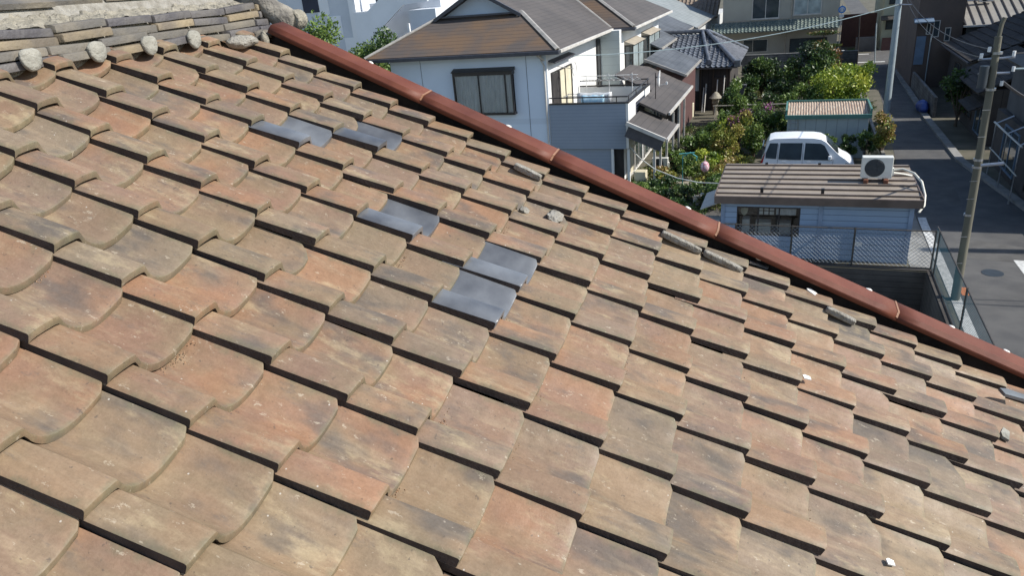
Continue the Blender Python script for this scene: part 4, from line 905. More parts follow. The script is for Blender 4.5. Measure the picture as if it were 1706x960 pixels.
m.prism([(-33.2, 4.6), (-30.4, 6.5), (-30.4, 5.4), (-33.2, 3.5)], 'y', 56.3, 56.5); m.build('stair_parapet', 'apt_white', AP)
m = MB(); m.box(-34.5, 57.0, 0, -27.8, 66, 8.6); m.box(-29.6, 54.7, 0, -27.2, 57, 7.9); m.build('stair_wall', 'apt_grey', AP)
m = MB(); m.box(-33.8, 56.9, 8.6, -30.2, 57, 12); m.build('stair_recess', 'apt_dark', AP)
m = MB()
for k in range(10): m.box(-33.0 + k * .3, 54.5, 7.0 + k * .2, -32.7 + k * .3, 56.0, 7.1 + k * .2)
m.build('stair', 'concrete', AP)
boxo('vent_pipe', 'white', AP, -29.0, 53.0, 5.5, -28.8, 53.2, 7.0)

# ------------------------------------------------------------------ right-hand side of the lane
R1 = thing('grey_rendered_house', (12, 33, 0), 'dark grey rendered house at the right edge with a steel frame in front', 'house')
boxo('wall', 'grey_wall', R1, 8.9, 28.9, 0, 16, 38.2, 4.6); boxo('wall', 'dark_wall', R1, 8.6, 28.8, 0, 8.89, 38.3, 2.4); boxo('wall', 'grey_wall', R1, 11.5, 28.7, 4.6, 18, 38.9, 8.5)  # the upper back wall is out of view, added to shade the lane
rp('roof', [(8.5, 28.5, 4.62), (8.5, 38.6, 4.62), (12.3, 38.6, 5.5), (12.3, 28.5, 5.5)], 'kawara_old', R1)
window(R1, 'W', 8.6, 30, 32.2, .3, 2.1); window(R1, 'W', 8.6, 34, 36.4, .3, 2.1, frame='door_blue'); window(R1, 'W', 8.9, 33, 35, 3.0, 4.2, frame='fascia', pane='glass_pale')
m = MB()
for y in (31.5, 33.5, 35.5):
    m.tube([(8.0, y, 0), (8.0, y, 2.3), (8.6, y, 2.6)], .04, 6)
m.tube([(8.0, 31.2, 2.3), (8.0, 35.8, 2.3)], .04, 6); m.tube([(8.0, 31.2, 1.2), (8.0, 35.8, 1.2)], .03, 6); m.build('steel_frame', 'zinc', R1)
R2 = thing('low_tiled_house', (10.5, 44.5, 0), 'low dark wooden house with old tiled eave along the lane', 'house')
m = wavy_roof((8.25, 41.0, 2.6), (8.25, 47.6, 2.6), (11.0, 41.0, 4.0), (11.0, 47.6, 4.0), .3, .05, .3, .04); m.build('roof', 'kawara_old', R2, smooth=50)
m = wavy_roof((8.0, 41.0, 1.75), (8.0, 44.0, 1.75), (8.85, 41.0, 2.15), (8.85, 44.0, 2.15), .3, .05, .3, .04); m.build('porch_roof', 'kawara_old', R2, smooth=50)
boxo('wall', 'dark_wall', R2, 8.85, 41.1, 0, 15, 47.5, 2.75); boxo('wall', 'grey_wall', R2, 12.8, 41.0, 0, 20, 48.0, 8.0)  # the tall rear wall is unseen, put there to throw shade on the lane
window(R2, 'W', 8.85, 41.6, 43.6, .3, 2.0, frame='door_blue'); window(R2, 'W', 8.85, 44.6, 46.8, .6, 1.9, frame='wood_dark')
R3 = thing('long_tiled_house', (12, 54.5, 0), 'long house with a broad old dark tiled roof beyond the low wooden one', 'house')
m = wavy_roof((9.2, 49.0, 3.0), (9.2, 58.6, 3.0), (14.4, 49.0, 5.1), (14.4, 58.6, 5.1), .3, .05, .5, .07); m.build('roof', 'kawara_old', R3, smooth=50)
boxo('wall', 'dark_wall', R3, 9.7, 49.2, 0, 16, 58.4, 3.2); boxo('wall', 'dark_wall', R3, 14.5, 48.9, 0, 20, 59, 7.5)  # the high block behind the roof is an unseen shade caster for the lane
m = MB(); m.box(9.08, 49, 2.9, 9.19, 58.6, 3.0); m.build('gutter', 'gutter', R3)
window(R3, 'W', 9.7, 50, 52, .5, 2.2, frame='wood_dark'); window(R3, 'W', 9.7, 54, 56, .5, 2.2, frame='wood_dark')
R4 = thing('ribbed_roof_house', (14, 64, 0), 'house with a pale ribbed metal roof and white gutter at the upper right', 'house')
m = MB(); e0, e1, q0, q1 = Vector((10.4, 58.9, 4.1)), Vector((19, 58.9, 4.1)), Vector((10.4, 63.2, 5.35)), Vector((19, 63.2, 5.35))
m.slab([tuple(e0), tuple(e1), tuple(q1), tuple(q0)], .06); m.build('roof', 'metal_rib', R4)
m = MB()
for k in range(17):
    a = e0.lerp(e1, k / 16); b = q0.lerp(q1, k / 16); m.slab([(a.x, a.y, a.z + .06), (a.x + .09, a.y, a.z + .06), (b.x + .09, b.y, b.z + .06), (b.x, b.y, b.z + .06)], .055)
m.build('roof_rib', 'dark_trim', R4); boxo('gutter', 'fascia', R4, 10.3, 58.75, 3.98, 13.2, 58.88, 4.1); boxo('wall', 'grey_wall', R4, 10.6, 59.3, 0, 19, 63.2, 4.1); boxo('wall', 'apt_grey', R4, 10.8, 63.3, 0, 19, 72, 7.5)
ac_unit((11.6, 62.3, 5.25), label='white outdoor unit on the ribbed metal roof at the upper right', w_=.9, h=.7)
R5 = thing('brown_house', (9.5, 64, 0), 'tall brown rendered house with two small windows and a blue door', 'house')
boxo('wall', 'brown_wall', R5, 7.55, 59.2, 0, 10.35, 71, 7.6)
rp('roof', [(7.1, 59, 7.6), (10.8, 59, 7.6), (10.8, 71.4, 7.7), (7.1, 71.4, 7.7)], 'kawara_old', R5)
window(R5, 'S', 59.2, 8.55, 8.95, 3.4, 4.5, frame='fascia', mull=()); window(R5, 'S', 59.2, 9.3, 9.65, 3.1, 4.0, frame='fascia', mull=()); window(R5, 'S', 59.2, 8.15, 8.4, 3.6, 4.7, frame='fascia', mull=())
boxo('door', 'door_blue', R5, 7.62, 59.14, 1.6, 8.2, 59.195, 3.5); m = MB(); m.tube([(8.5, 59.1, .2), (8.5, 59.1, 3.6)], .04, 6); m.build('downpipe', 'pole_steel', R5)
rp('canopy', [(7.3, 58.5, 4.5), (8.5, 58.5, 4.5), (8.5, 59.2, 4.7), (7.3, 59.2, 4.7)], 'door_blue', R5)
m = MB(); m.box(7.62, 48.5, 0, 7.78, 58.9, 1.15); single('lane_wall', m, 'block', (7.7, 54, 0), 'low grey block wall along the shaded side of the lane', 'wall')
lmp = MB(); P = []
for i in range(9): P.append([(7.25 + .55 * math.sin(math.pi * j / 8) * -.5 + .3 , 49.0 + i * .25, .14 + .62 * math.sin(math.pi * i / 8) * (.7 + .3 * math.sin(j * 1.7)) * (1 - j / 9)) for j in range(9)])
lmp = MB(); bmx = bmesh.new(); bmesh.ops.create_icosphere(bmx, subdivisions=3, radius=1)
vs = [(7.3 + v.co.x * .32 * (1 + .2 * math.sin(5 * v.co.y)), 50.2 + v.co.y * 1.0, .3 + v.co.z * .36 * (1 + .2 * math.sin(7 * v.co.y + 3 * v.co.x))) for v in bmx.verts]; lmp.add(vs, [tuple(v.index for v in f.verts) for f in bmx.faces]); bmx.free()
single('tarpaulin_heap', lmp, 'blue_tarp', (7.3, 50.2, 0), 'heap under a blue tarpaulin by the shaded lane wall', 'tarpaulin')

# ------------------------------------------------------------------ blue hut, AC, fence, retaining wall, poles
HU = thing('prefab_hut', (.8, 26.3, 0), 'blue board hut with a taupe ribbed metal roof behind the mesh fence', 'hut')
X0, X1, Y0, Y1, ZT = -2.12, 3.74, 24.62, 27.9, 1.98
wx0, wx1, wz0, wz1 = -1.62, .42, .78, 1.82
m = MB(); m.box(X0, Y0, 0, wx0, Y0 + .08, ZT); m.box(wx1, Y0, 0, X1, Y0 + .08, ZT); m.box(wx0, Y0, 0, wx1, Y0 + .08, wz0); m.box(wx0, Y0, wz1, wx1, Y0 + .08, ZT)
m.box(X0, Y0 + .08, 0, X0 + .08, Y1, ZT); m.box(X1 - .08, Y0 + .08, 0, X1, Y1, ZT); m.box(X0 + .08, Y1 - .08, 0, X1 - .08, Y1, ZT); m.build('wall', 'hut_blue', HU)
m = MB()
for x in (X0 - .03, .98, X1 - .10): boxo('corner_trim', 'hut_trim', HU, x, Y0 - .035, 0, x + .13, Y0 - .002, ZT)
boxo('back_lining', 'dark_room', HU, X0 + .1, Y1 - .4, .02, X1 - .1, Y1 - .35, ZT - .05); boxo('floor', 'dark_room', HU, X0 + .09, Y0 + .09, .02, X1 - .09, Y1 - .09, .08)
m = MB()
for k in range(6): m.slab([(-2.32 + .0, 25.05 + (28.3 - 25.05) * k / 6, 2.30 + .012 * k), (3.93, 25.05 + 3.25 * k / 6, 2.30 + .012 * k), (3.93, 25.05 + 3.25 * (k + 1) / 6 - .015, 2.30 + .012 * k), (-2.32, 25.05 + 3.25 * (k + 1) / 6 - .015, 2.30 + .012 * k)], .04)
m = MB(); m.slab([(-2.32, 24.42, 2.24), (3.93, 24.42, 2.24), (3.93, 28.3, 2.36), (-2.32, 28.3, 2.36)], .05); ro = m.build('roof', 'hut_roof', HU)
m = MB()
for k in range(7):
    y = 24.62 + k * .56; z = 2.24 + .12 * (y - 24.42) / 3.88
    m.box(-2.32, y, z, 3.93, y + .05, z + .06)
m.build('roof_rib', 'hut_fascia', ro)
m = MB()
for x, y in ((-.9, 24.75), (1.0, 24.75), (-.9, 28.1), (.95, 28.1)): m.box(x, y, 2.25, x + .1, y + .1, 2.45)
m.build('clamp', 'dark_trim', ro)
m = MB(); m.box(-2.36, 24.34, 1.985, 3.97, 24.415, 2.25); m.box(-2.36, 24.42, 1.985, -2.325, 28.3, 2.3); m.box(3.935, 24.42, 1.985, 3.97, 28.3, 2.3); m.build('fascia', 'hut_fascia', HU)
m = MB(); f = .05
m.box(wx0, Y0 + .01, wz0, wx1, Y0 + .07, wz0 + f); m.box(wx0, Y0 + .01, wz1 - f, wx1, Y0 + .07, wz1)
for x in (wx0, wx1 - f, wx0 + .68, wx0 + 1.35): m.box(x, Y0 + .01, wz0 + f, x + f, Y0 + .07, wz1 - f)
wf = m.build('window', 'dark_trim', HU); boxo('pane', 'clear', wf, wx0 + f, Y0 + .035, wz0 + f, wx1 - f, Y0 + .045, wz1 - f)
boxo('notice', 'white', HU, 2.15, Y0 - .012, .55, 2.38, Y0 - .003, .70)
m = MB(); m.slab([(-2.9, 25.0, 1.55), (-2.2, 25.0, 1.85), (-2.2, 27, 1.85), (-2.9, 27, 1.55)], .03); m.build('side_canopy', 'fascia', HU)
m = MB(); m.box(-2.75, 24.9, .0, -2.2, 25.4, 1.2); single('locker', m, 'fascia', (-2.5, 25.1, 0), 'pale cabinet against the left end of the blue hut', 'cabinet', bevel=.02)
for x, z, w_, h, ml, lab in ((-1.45, .8, .25, .45, 'white', 'white carton at the left behind the hut window'), (-1.0, .8, .5, .35, 'ac_white', 'wide ivory carton in the middle of the hut window'), (-.3, .8, .45, .35, 'fascia', 'beige carton right of the ivory one in the hut window')):
    m = MB(); m.box(x, 24.95, .1, x + w_, 25.3, z + h); m.box(x + w_ * .25, 24.946, z + h * .3, x + w_ * .75, 24.949, z + h * .7); single('carton', m, ml, (x + w_ / 2, 25.1, .1), lab, 'box', 'cartons inside the hut window')
m = MB()
for k in range(6): m.box(-.92 + (k % 3) * .18, 25.02, 1.42 + (k // 3) * .15, -.78 + (k % 3) * .18, 25.03, 1.54 + (k // 3) * .15)
single('pinned_papers', m, 'white', (-.7, 25, 1.45), 'small papers hanging in rows behind the hut window', 'papers')
m = MB(); P = [(-1.4 + .12 * math.cos(a), 1.55 + .16 * math.sin(a) * (1 + .2 * math.sin(3 * a))) for a in [2 * math.pi * k / 14 for k in range(14)]]; m.prism(P, 'y', 25.0, 25.12); single('soft_toy', m, 'cream', (-1.4, 25, 1.4), 'pale yellow cloth hanging at the left of the hut window', 'cloth')
m = MB(); P = [[(-.35 + i * .08, 24.95 + .02 * math.sin(i * 1.9), z) for i in range(9)] for z in (1.45, 1.75)]; m.grid(P); o = single('net_drape', m, 'curtain', (0, 24.95, 1.45), 'pale patterned net drape at the upper right of the hut window', 'curtain'); o.modifiers.new('s', 'SOLIDIFY').thickness = .01
for k, x in enumerate((2.34, 2.95)):
    m = MB(); m.box(x, 26.0, 2.30, x + .14, 26.6, 2.43); single('support_block', m, 'rust', (x, 26.2, 2.3), ('left' if k == 0 else 'right') + ' rusty block under the rooftop air-conditioning unit', 'block', 'blocks under the hut unit', bevel=.015)
ac_unit((2.25, 26.15, 2.40), .94, .76, .32, 'ivory outdoor unit standing on rusty blocks on the blue hut roof')
m = MB(); m.tube([(3.24, 26.3, 2.70), (3.5, 26.2, 2.76), (3.8, 25.9, 2.70), (4.0, 25.5, 2.52), (4.08, 25.1, 2.2), (4.05, 24.8, 1.95), (3.9, 24.62, 1.78)], .038, 8); m.tube([(3.2, 26.35, 2.6), (3.6, 26.5, 2.5), (3.85, 26.6, 2.42)], .03, 6); single('pipe_cover', m, 'cord', (3.7, 25.5, 2.3), 'white insulated pipe curving down from the rooftop unit', 'pipe', smooth=60)
m = MB(); m.tube([(-7.1, 33.0, 1.9), (-6.4, 31.6, 1.75), (-5.4, 29.9, 1.68), (-4.2, 28.2, 1.78), (-3.2, 26.9, 1.98), (-2.35, 25.9, 2.25)], .022, 6); single('sagging_cable', m, 'cord', (-5, 29, 1.7), 'white cable sagging from the balcony corner to the blue hut', 'cable', smooth=60)
# retaining walls with mesh fence
m = MB(); m.box(-25, 24.0, SL, 4.5, 24.3, -.003); m.box(-25, 24.03, -.003, 4.48, 24.28, .04); single('retaining_wall', m, 'retain', (0, 24.1, SL), 'dark retaining wall below the blue hut', 'wall')
m = MB(); m.box(4.25, -20, SL, 4.5, 23.995, -.003); m.box(4.27, -20, -.003, 4.47, 23.99, .05); single('retaining_wall', m, 'retain', (4.4, 10, SL), 'dark retaining wall along the lane at the right', 'wall')
def mesh_fence(name, a, b, z0, z1, posts, wire, pipe, label, pitch=.13, wr=.006):
    a, b = Vector(a), Vector(b); L = (b - a).length; d = (b - a) / L; t = thing(name, (a.x, a.y, z0), label, 'fence')
    m = MB(); P = lambda s, z: tuple(a + d * s + Vector((0, 0, z)))
    m.tube([P(0, z1), P(L, z1)], .022, 6); m.tube([P(0, z0 + .03), P(L, z0 + .03)], .018, 6); m.build('rail', pipe, t)
    for s in posts: q = MB(); q.tube([P(s, z0), P(s, z1 + .03)], .03, 8); q.build('post', pipe, t)
    m = MB(); H_ = z1 - z0 - .04; n = int((L + H_) / pitch)
    fr = random.Random(2)
    for sg in (1, -1):
        for k in range(n):
            s0 = k * pitch - H_; s1 = s0 + H_; za, zb = z0 + .02, z1 - .02
            if sg < 0: za, zb = zb, za
            t0, t1 = 0, 1
            if s0 < 0: t0 = -s0 / H_
            if s1 > L: t1 = (L - s0) / H_
            if t1 <= t0: continue
            m.tube([P(s0 + H_ * t0, za + (zb - za) * t0), P(s0 + H_ * t1, za + (zb - za) * t1)], wr, 3, caps=False)
    m.build('wire_mesh', wire, t); return t
mesh_fence('mesh_fence', (-3.9, 24.16, 0), (4.40, 24.16, 0), .04, 1.32, (2.3, 4.1, 6.0, 8.3), 'mesh_grey', 'fence_dark', 'dark pipe and wire mesh fence on the wall in front of the blue hut')
mesh_fence('mesh_fence', (4.40, 24.1, 0), (4.40, 6, 0), .05, 1.5, (.5, 4.8, 9.5, 14), 'mesh_teal', 'fence_dark', 'teal wire mesh fence running beside the lane towards the viewer', .10, .0035)
UP = thing('utility_pole', (4.75, 22.0, 0), 'olive concrete utility pole with brackets and a transformer can beside the lane', 'utility pole')
m = MB(); m.tube([(4.75, 22, -.1), (4.72, 22, 3.7), (4.66, 22, 7.3)], .122, 16, r1=.082); m.build('shaft', 'pole_conc', UP, smooth=50)
m = MB(); m.tube([(4.66, 22, 7.25), (4.68, 22, 7.6), (4.72, 22, 7.75)], .05, 8); m.build('top_pipe', 'pole_conc', UP)
m = MB(); m.tube([(4.47, 21.95, 6.05), (4.47, 21.95, 6.6)], .11, 14); m.build('transformer_can', 'ac_dark', UP, smooth=40)
m = MB()
for z in (3.95, 4.15, 2.6, 6.0, 6.9): q = MB(); q.tube([(4.70, 22, z - .03), (4.70, 22, z + .03)], .115, 14); q.build('band', 'zinc', UP)
m.tube([(4.75, 21.85, 4.03), (5.25, 21.8, 4.1)], .045, 6); m.build('lamp_arm', 'zinc', UP)
for q in ([(4.3, 22, 6.75), (5.1, 22, 6.78)], [(4.35, 22, 6.4), (5.05, 22, 6.4)]): m = MB(); m.tube(q, .03, 6); m.build('crossarm', 'zinc', UP)
for x, z in ((4.35, 6.85), (5.05, 6.88), (5.1, 6.5), (4.9, 6.15), (4.5, 7.0)): m = MB(); m.tube([(x, 21.95, z - .06), (x, 21.95, z + .06)], .04, 8); m.build('insulator', 'white', UP)
for z in (1.2, 2.0, 3.1, 3.6, 4.8, 5.5): m = MB(); m.tube([(4.73, 21.84, z), (4.55, 21.8, z)], .010, 5); m.build('step_bolt', 'zinc', UP)
def wire(name, a, b, sag, r, ml, label):
    a, b = Vector(a), Vector(b); P = [tuple(a.lerp(b, k / 16) - Vector((0, 0, sag * 4 * (k / 16) * (1 - k / 16)))) for k in range(17)]
    m = MB(); m.tube(P, r, 5); single(name, m, ml, P[0], label, 'cable', smooth=60)
wire('overhead_cable', (4.86, 46.3, 6.55), (-10.9, 36.5, 5.75), .55, .022, 'wire_pale', 'pale cable from the steel pole to the white house')
wire('overhead_cable', (5.05, 21.95, 6.88), (30, 24, 8.2), .5, .02, 'wire', 'upper black cable leaving the utility pole to the right')
wire('overhead_cable', (5.1, 21.95, 6.5), (30, 23, 7.6), .3, .028, 'wire_pale', 'thick pale cable leaving the utility pole to the right')
wire('overhead_cable', (4.9, 21.95, 6.2), (9.2, 31, 3.8), .25, .04, 'wire', 'bundled cable dropping from the utility pole to the grey house')
wire('overhead_cable', (4.5, 22, 7.0), (4.86, 46.4, 7.6), .6, .014, 'wire', 'thin black cable running up the lane between the two poles')
wire('overhead_cable', (4.35, 22, 6.8), (6.5, 60, 6.6), .8, .014, 'wire', 'lower thin black cable running up the lane')
SP = thing('steel_pole', (4.95, 46.5, 0), 'slender pale galvanised pole at the left edge of the lane', 'pole')
m = MB(); m.tube([(4.95, 46.5, 0), (4.86, 46.5, 9.5)], .19, 16, r1=.15); m.build('shaft', 'pole_steel', SP, smooth=50)
m = MB(); m.tube([(4.88, 46.5, 6.5), (4.88, 46.5, 6.6)], .18, 14); m.tube([(4.88, 46.4, 6.55), (5.5, 46.3, 6.5)], .04, 6); m.build('bracket', 'zinc', SP)
m = MB(); m.tube([(18.5, 27.0, 0), (18.5, 27.0, 11.8)], .26, 12, r1=.2); single('utility_pole', m, 'pole_conc', (18.5, 27, 0), 'concrete pole out of sight whose shadow crosses the lane', 'utility pole')
m = MB()
for x in (8.4, 8.9): m.box(x, 27.6, 0, x + .06, 28.3, .5)
m.box(8.35, 27.55, .5, 9.0, 28.35, .55); single('step_stool', m, 'fascia', (8.7, 28, 0), 'pale bench by the wall at the right edge', 'bench')

# ------------------------------------------------------------------ van
VN = thing('parked_van', (.7, 35.0, 0), 'white boxy wagon parked behind the blue hut', 'van')
vx = -1.32; vy = 34.25; W_ = 1.62
prof = [(0.04, .28), (0.0, .60), (.03, .95), (.10, 1.15), (.22, 1.62), (.34, 1.78), (.55, 1.835), (1.4, 1.86), (2.2, 1.845), (2.52, 1.80), (2.72, 1.70), (3.30, 1.18), (3.38, 1.13), (3.72, 1.03), (3.92, .88), (4.0, .66), (3.99, .40), (3.92, .26)]
ZK = lambda z: z if z < .95 else .95 + (z - .95) * 1.17
prof = [(x, ZK(z)) for x, z in prof]
def hw(z): return W_ / 2 - (.0 if z < .95 else .085 * (z - .95) / .9) - (.04 if z < .35 else 0)
rows = []
NS = 14
for x, z in prof:
    row = []
    for k in range(NS + 1):
        t_ = -1 + 2 * k / NS; c = abs(t_)
        drop = (.035 * max(0, c - .72) ** 2 / .08) if z > 1.55 else 0
        xin = 0
        if x > 3.5: xin = -.16 * c ** 4
        if x < .3: xin = .05 * c ** 4
        row.append((vx + x + xin, vy + W_ / 2 + t_ * hw(z), z - drop * 1.2))
    rows.append(row)
m = MB(); m.grid(rows)
for side in (0, NS):
    ring = [r[side] for r in rows]; zc = .8; 
    # side skin: belt line split so it stays planar
    lower = [(vx + x, vy + W_ / 2 + (-1 if side == 0 else 1) * hw(z), z) for x, z in prof]
    c0 = len(m.v); m.add(ring, [tuple(range(len(ring)))])
m.build('body', 'van', VN, smooth=35)
def sidepoly(pts, side, off=.008):
    return [(vx + x, vy + W_ / 2 + side * (hw(ZK(z)) + off), ZK(z)) for x, z in pts]
for side in (-1, 1):
    for pts in ([(.22, 1.06), (.68, 1.03), (.72, 1.64), (.38, 1.64), (.22, 1.25)], [(.78, 1.02), (1.74, 1.00), (1.76, 1.645), (.82, 1.645)], [(1.86, 1.00), (3.04, .99), (2.68, 1.54), (2.52, 1.62), (1.88, 1.645)]):
        m = MB(); P = sidepoly(pts, side); m.add(P, [tuple(range(len(P)))]); q = m.build('side_window', 'glass', VN, fix=False); q.modifiers.new('s', 'SOLIDIFY').thickness = .01
    m = MB(); m.tube(sidepoly([(.74, .45), (.74, 1.6)], side, .004), .006, 4); m.tube(sidepoly([(1.80, .40), (1.80, 1.6)], side, .004), .006, 4); m.tube(sidepoly([(3.05, .45), (3.08, 1.0)], side, .004), .006, 4); m.tube(sidepoly([(.78, 1.0), (1.76, 1.0)], side, .004), .005, 4)
    m.build('door_seam', 'dark_trim', VN)
    for x in (.95, 2.0):
        m = MB(); m.box(vx + x, *(sorted((vy + W_ / 2 + side * (W_ / 2), vy + W_ / 2 + side * (W_ / 2 + .03)))[0:1]), .9, vx + x + .16, sorted((vy + W_ / 2 + side * (W_ / 2), vy + W_ / 2 + side * (W_ / 2 + .03)))[1], .93)
        m.build('door_handle', 'van', VN)
    y_ = vy + W_ / 2 + side * (W_ / 2 + .05)
    m = MB(); m.box(vx + 2.86, y_ - .07, 1.02, vx + 3.0, y_ + .07, 1.2); m.build('mirror', 'van', VN, bevel=.03)
    for x in (.72, 3.25):
        yy = vy + W_ / 2 + side * (W_ / 2 - .09)
        m = MB(); m.disc((vx + x, yy, .29), .29, 'y', .19, 24); wl = m.build('wheel', 'tyre', VN, smooth=40, bevel=.02)
        m = MB(); m.disc((vx + x, yy + side * .085, .29), .18, 'y', .04, 18); m.build('hub_cap', 'chrome', wl)
    m = MB(); P = sidepoly([(.0, .85), (.10, .85), (.2, 1.3), (.07, 1.02)], side, .012); m.add(P, [(0, 1, 2, 3)]); q = m.build('tail_light', 'lamp_red', VN, fix=False); q.modifiers.new('s', 'SOLIDIFY').thickness = .03
    m = MB(); P = sidepoly([(3.55, .70), (3.93, .62), (3.88, .82), (3.6, .92)], side, .006); m.add(P, [(0, 1, 2, 3)]); q = m.build('headlight', 'lamp_clear', VN, fix=False); q.modifiers.new('s', 'SOLIDIFY').thickness = .02
m = MB(); yc = vy + W_ / 2
P = [(vx + 2.76, yc - .60, ZK(1.675)), (vx + 2.76, yc + .60, ZK(1.675)), (vx + 3.26, yc + .70, ZK(1.225)), (vx + 3.26, yc - .70, ZK(1.225))]; P = [(x + .02, y, z + .018) for x, y, z in P]; m.add(P, [(0, 1, 2, 3)]); q = m.build('windscreen', 'glass', VN, fix=False); q.modifiers.new('s', 'SOLIDIFY').thickness = .01
m = MB(); m.box(vx + .05, yc - .6, 1.2, vx + .09, yc + .6, 1.6); m.build('rear_window', 'glass', VN)

# ------------------------------------------------------------------ garden shed
SH = thing('garden_shed', (1.5, 39.5, 0), 'long low pale shed with rusty corrugated roof edged in green', 'shed')
boxo('wall', 'shed_wall', SH, -.3, 38.7, 0, 3.4, 41.0, 2.08)
m = MB(); P = []; n = 150
for y, z in ((38.68, 2.14), (41.1, 2.36)): P.append([(-.33 + 3.76 * k / n, y, z + .022 * math.sin(k * 2 * math.pi / 5)) for k in range(n + 1)])
m.grid(P); m.build('roof_sheet', 'shed_rust', SH, smooth=80)
m = MB(); m.box(-.42, 38.56, 1.98, 3.52, 38.66, 2.17); m.box(-.42, 38.66, 1.98, -.34, 41.2, 2.42); m.box(3.44, 38.66, 1.98, 3.52, 41.2, 2.42); m.box(-.34, 41.12, 2.1, 3.44, 41.2, 2.46); m.build('trim', 'shed_green', SH)
m = MB()
for a, b in (((-.3, 38.5, 0), (-.15, 38.6, 1.95)), ((.3, 38.5, 0), (.2, 38.6, 1.95))): m.tube([a, b], .02, 5)
for k in range(6): m.tube([(-.28 + k * .02, 38.51 + k * .015, .3 + k * .3), (.28 - k * .015, 38.51 + k * .015, .3 + k * .3)], .015, 5)
single('aluminium_ladder', m, 'zinc', (0, 38.5, 0), 'light ladder leaning on the left end of the long shed', 'ladder')
m = MB(); m.box(4.1, 36, 0, 4.25, 66, .32); single('kerb_wall', m, 'concrete', (4.2, 45, 0), 'low concrete edging between the garden and the lane', 'edging')
m = MB(); m.tube([(-4.6, 45.0, 1.55), (4.0, 44.6, 1.72)], .035, 6)
for x in (-4.5, -1.5, 1.5, 3.9): m.tube([(x, 45 - .05 * (x + 4.6), 0), (x, 45 - .05 * (x + 4.6), 1.6)], .03, 6)
single('garden_rail', m, 'soffit', (0, 45, 0), 'thin horizontal pole rail crossing the garden', 'rail')

# ------------------------------------------------------------------ foliage
def leaves(cl, n, size, seed, V, F, A, jit=.35):
    """cl: list of (centre, radii); leaf quads gathered on shells of the clumps"""
    r = np.random.default_rng(seed); vol = np.array([c[1][0] * c[1][1] * c[1][2] for c in cl]) ** .67; pick = r.choice(len(cl), n, p=vol / vol.sum())
    C = np.array([c[0] for c in cl])[pick]; Rr = np.array([c[1] for c in cl])[pick]
    tone = r.random(len(cl))[pick]
    d = r.normal(size=(n, 3)); d /= np.linalg.norm(d, axis=1, keepdims=True); rad = r.random(n) ** .38
    p = C + d * Rr * rad[:, None] * (1 + .12 * r.normal(size=(n, 1)))
    p[:, 2] = np.maximum(p[:, 2], .05)
    a = r.normal(size=(n, 3)) + d * .6; a /= np.linalg.norm(a, axis=1, keepdims=True); b = np.cross(a, r.normal(size=(n, 3))); b /= np.linalg.norm(b, axis=1, keepdims=True)
    s = size * (.6 + .8 * r.random((n, 1)))
    o = len(V); q = np.stack([p - a * s, p + b * s * .5, p + a * s, p - b * s * .5], 1).reshape(-1, 3)
    V.extend(map(tuple, q)); F.extend([(o + 4 * k, o + 4 * k + 1, o + 4 * k + 2, o + 4 * k + 3) for k in range(n)])
    A.extend(np.clip(.5 + (tone - .5) * .7 + r.normal(size=n) * .16, 0, 1))
def leafobj(name, V, F, A, ml, parent):
    l = parent_world(parent) if parent else Vector((0, 0, 0)); me = bpy.data.meshes.new(name); me.from_pydata([(v[0] - l.x, v[1] - l.y, v[2] - l.z) for v in V], [], F); me.materials.append(M[ml])
    at = me.attributes.new('leaf', 'FLOAT', 'FACE'); at.data.foreach_set('value', np.array(A, 'f')); me.update()
    o = bpy.data.objects.new(name, me); scene.collection.objects.link(o); o.parent = parent; return o
def tree(name, loc, rad, h0, h1, ml, n, label, cat='tree', seed=0, size=.09, group=None, clumps=14, trunk=.09, extra=None):
    """crown of leafy clumps between heights h0 and h1 over a forked trunk"""
    t = thing(name, loc, label, cat, group); r = random.Random(seed); x, y, z = loc; cl = []; zc = (h0 + h1) / 2; hz = (h1 - h0) / 2
    m = MB(); top = Vector((x + r.uniform(-.1, .1), y, z + zc)); m.tube([(x, y, z), (x + .03, y + .02, z + h0 * .6), tuple(top)], trunk, 8, r1=trunk * .5)
    for k in range(clumps):
        a = r.uniform(0, 2 * math.pi); e = r.uniform(-.9, 1); q = r.uniform(.35, .85)
        c = (x + math.cos(a) * rad * q * math.sqrt(1 - e * e * .7), y + math.sin(a) * rad * q * math.sqrt(1 - e * e * .7), z + zc + e * hz * .72)
        s = r.uniform(.25, .46); cl.append((c, (rad * s, rad * s, min(hz, rad) * s * 1.0)))
        m.tube([(x + .02, y, z + h0 * .7), tuple((Vector((x, y, z + h0)) + Vector(c)) / 2), c], trunk * .45, 5, r1=.012)
    m.build('trunk', 'bark', t, smooth=50)
    V, F, A = [], [], []; leaves(cl, n, size, seed, V, F, A); leafobj('crown', V, F, A, ml, t)
    if extra:
        V, F, A = [], [], []; leaves([cl[k] for k in range(0, len(cl), 3)], extra[1], size * .8, seed + 99, V, F, A); leafobj('blossom' if 'pink' in extra[0] else 'turning_leaves', V, F, A, extra[0], t)
    return t
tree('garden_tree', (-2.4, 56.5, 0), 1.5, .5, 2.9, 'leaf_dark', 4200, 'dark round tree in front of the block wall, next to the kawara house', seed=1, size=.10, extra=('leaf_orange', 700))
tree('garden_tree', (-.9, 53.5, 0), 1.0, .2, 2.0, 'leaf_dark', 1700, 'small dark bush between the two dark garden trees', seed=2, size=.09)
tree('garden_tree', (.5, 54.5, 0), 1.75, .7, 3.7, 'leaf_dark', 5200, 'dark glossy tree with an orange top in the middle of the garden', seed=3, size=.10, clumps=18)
tree('garden_tree', (1.7, 55.5, 0), 1.15, 1.6, 3.9, 'leaf_orange', 2200, 'tree with orange turning leaves left above the bright bush', seed=4, size=.09)
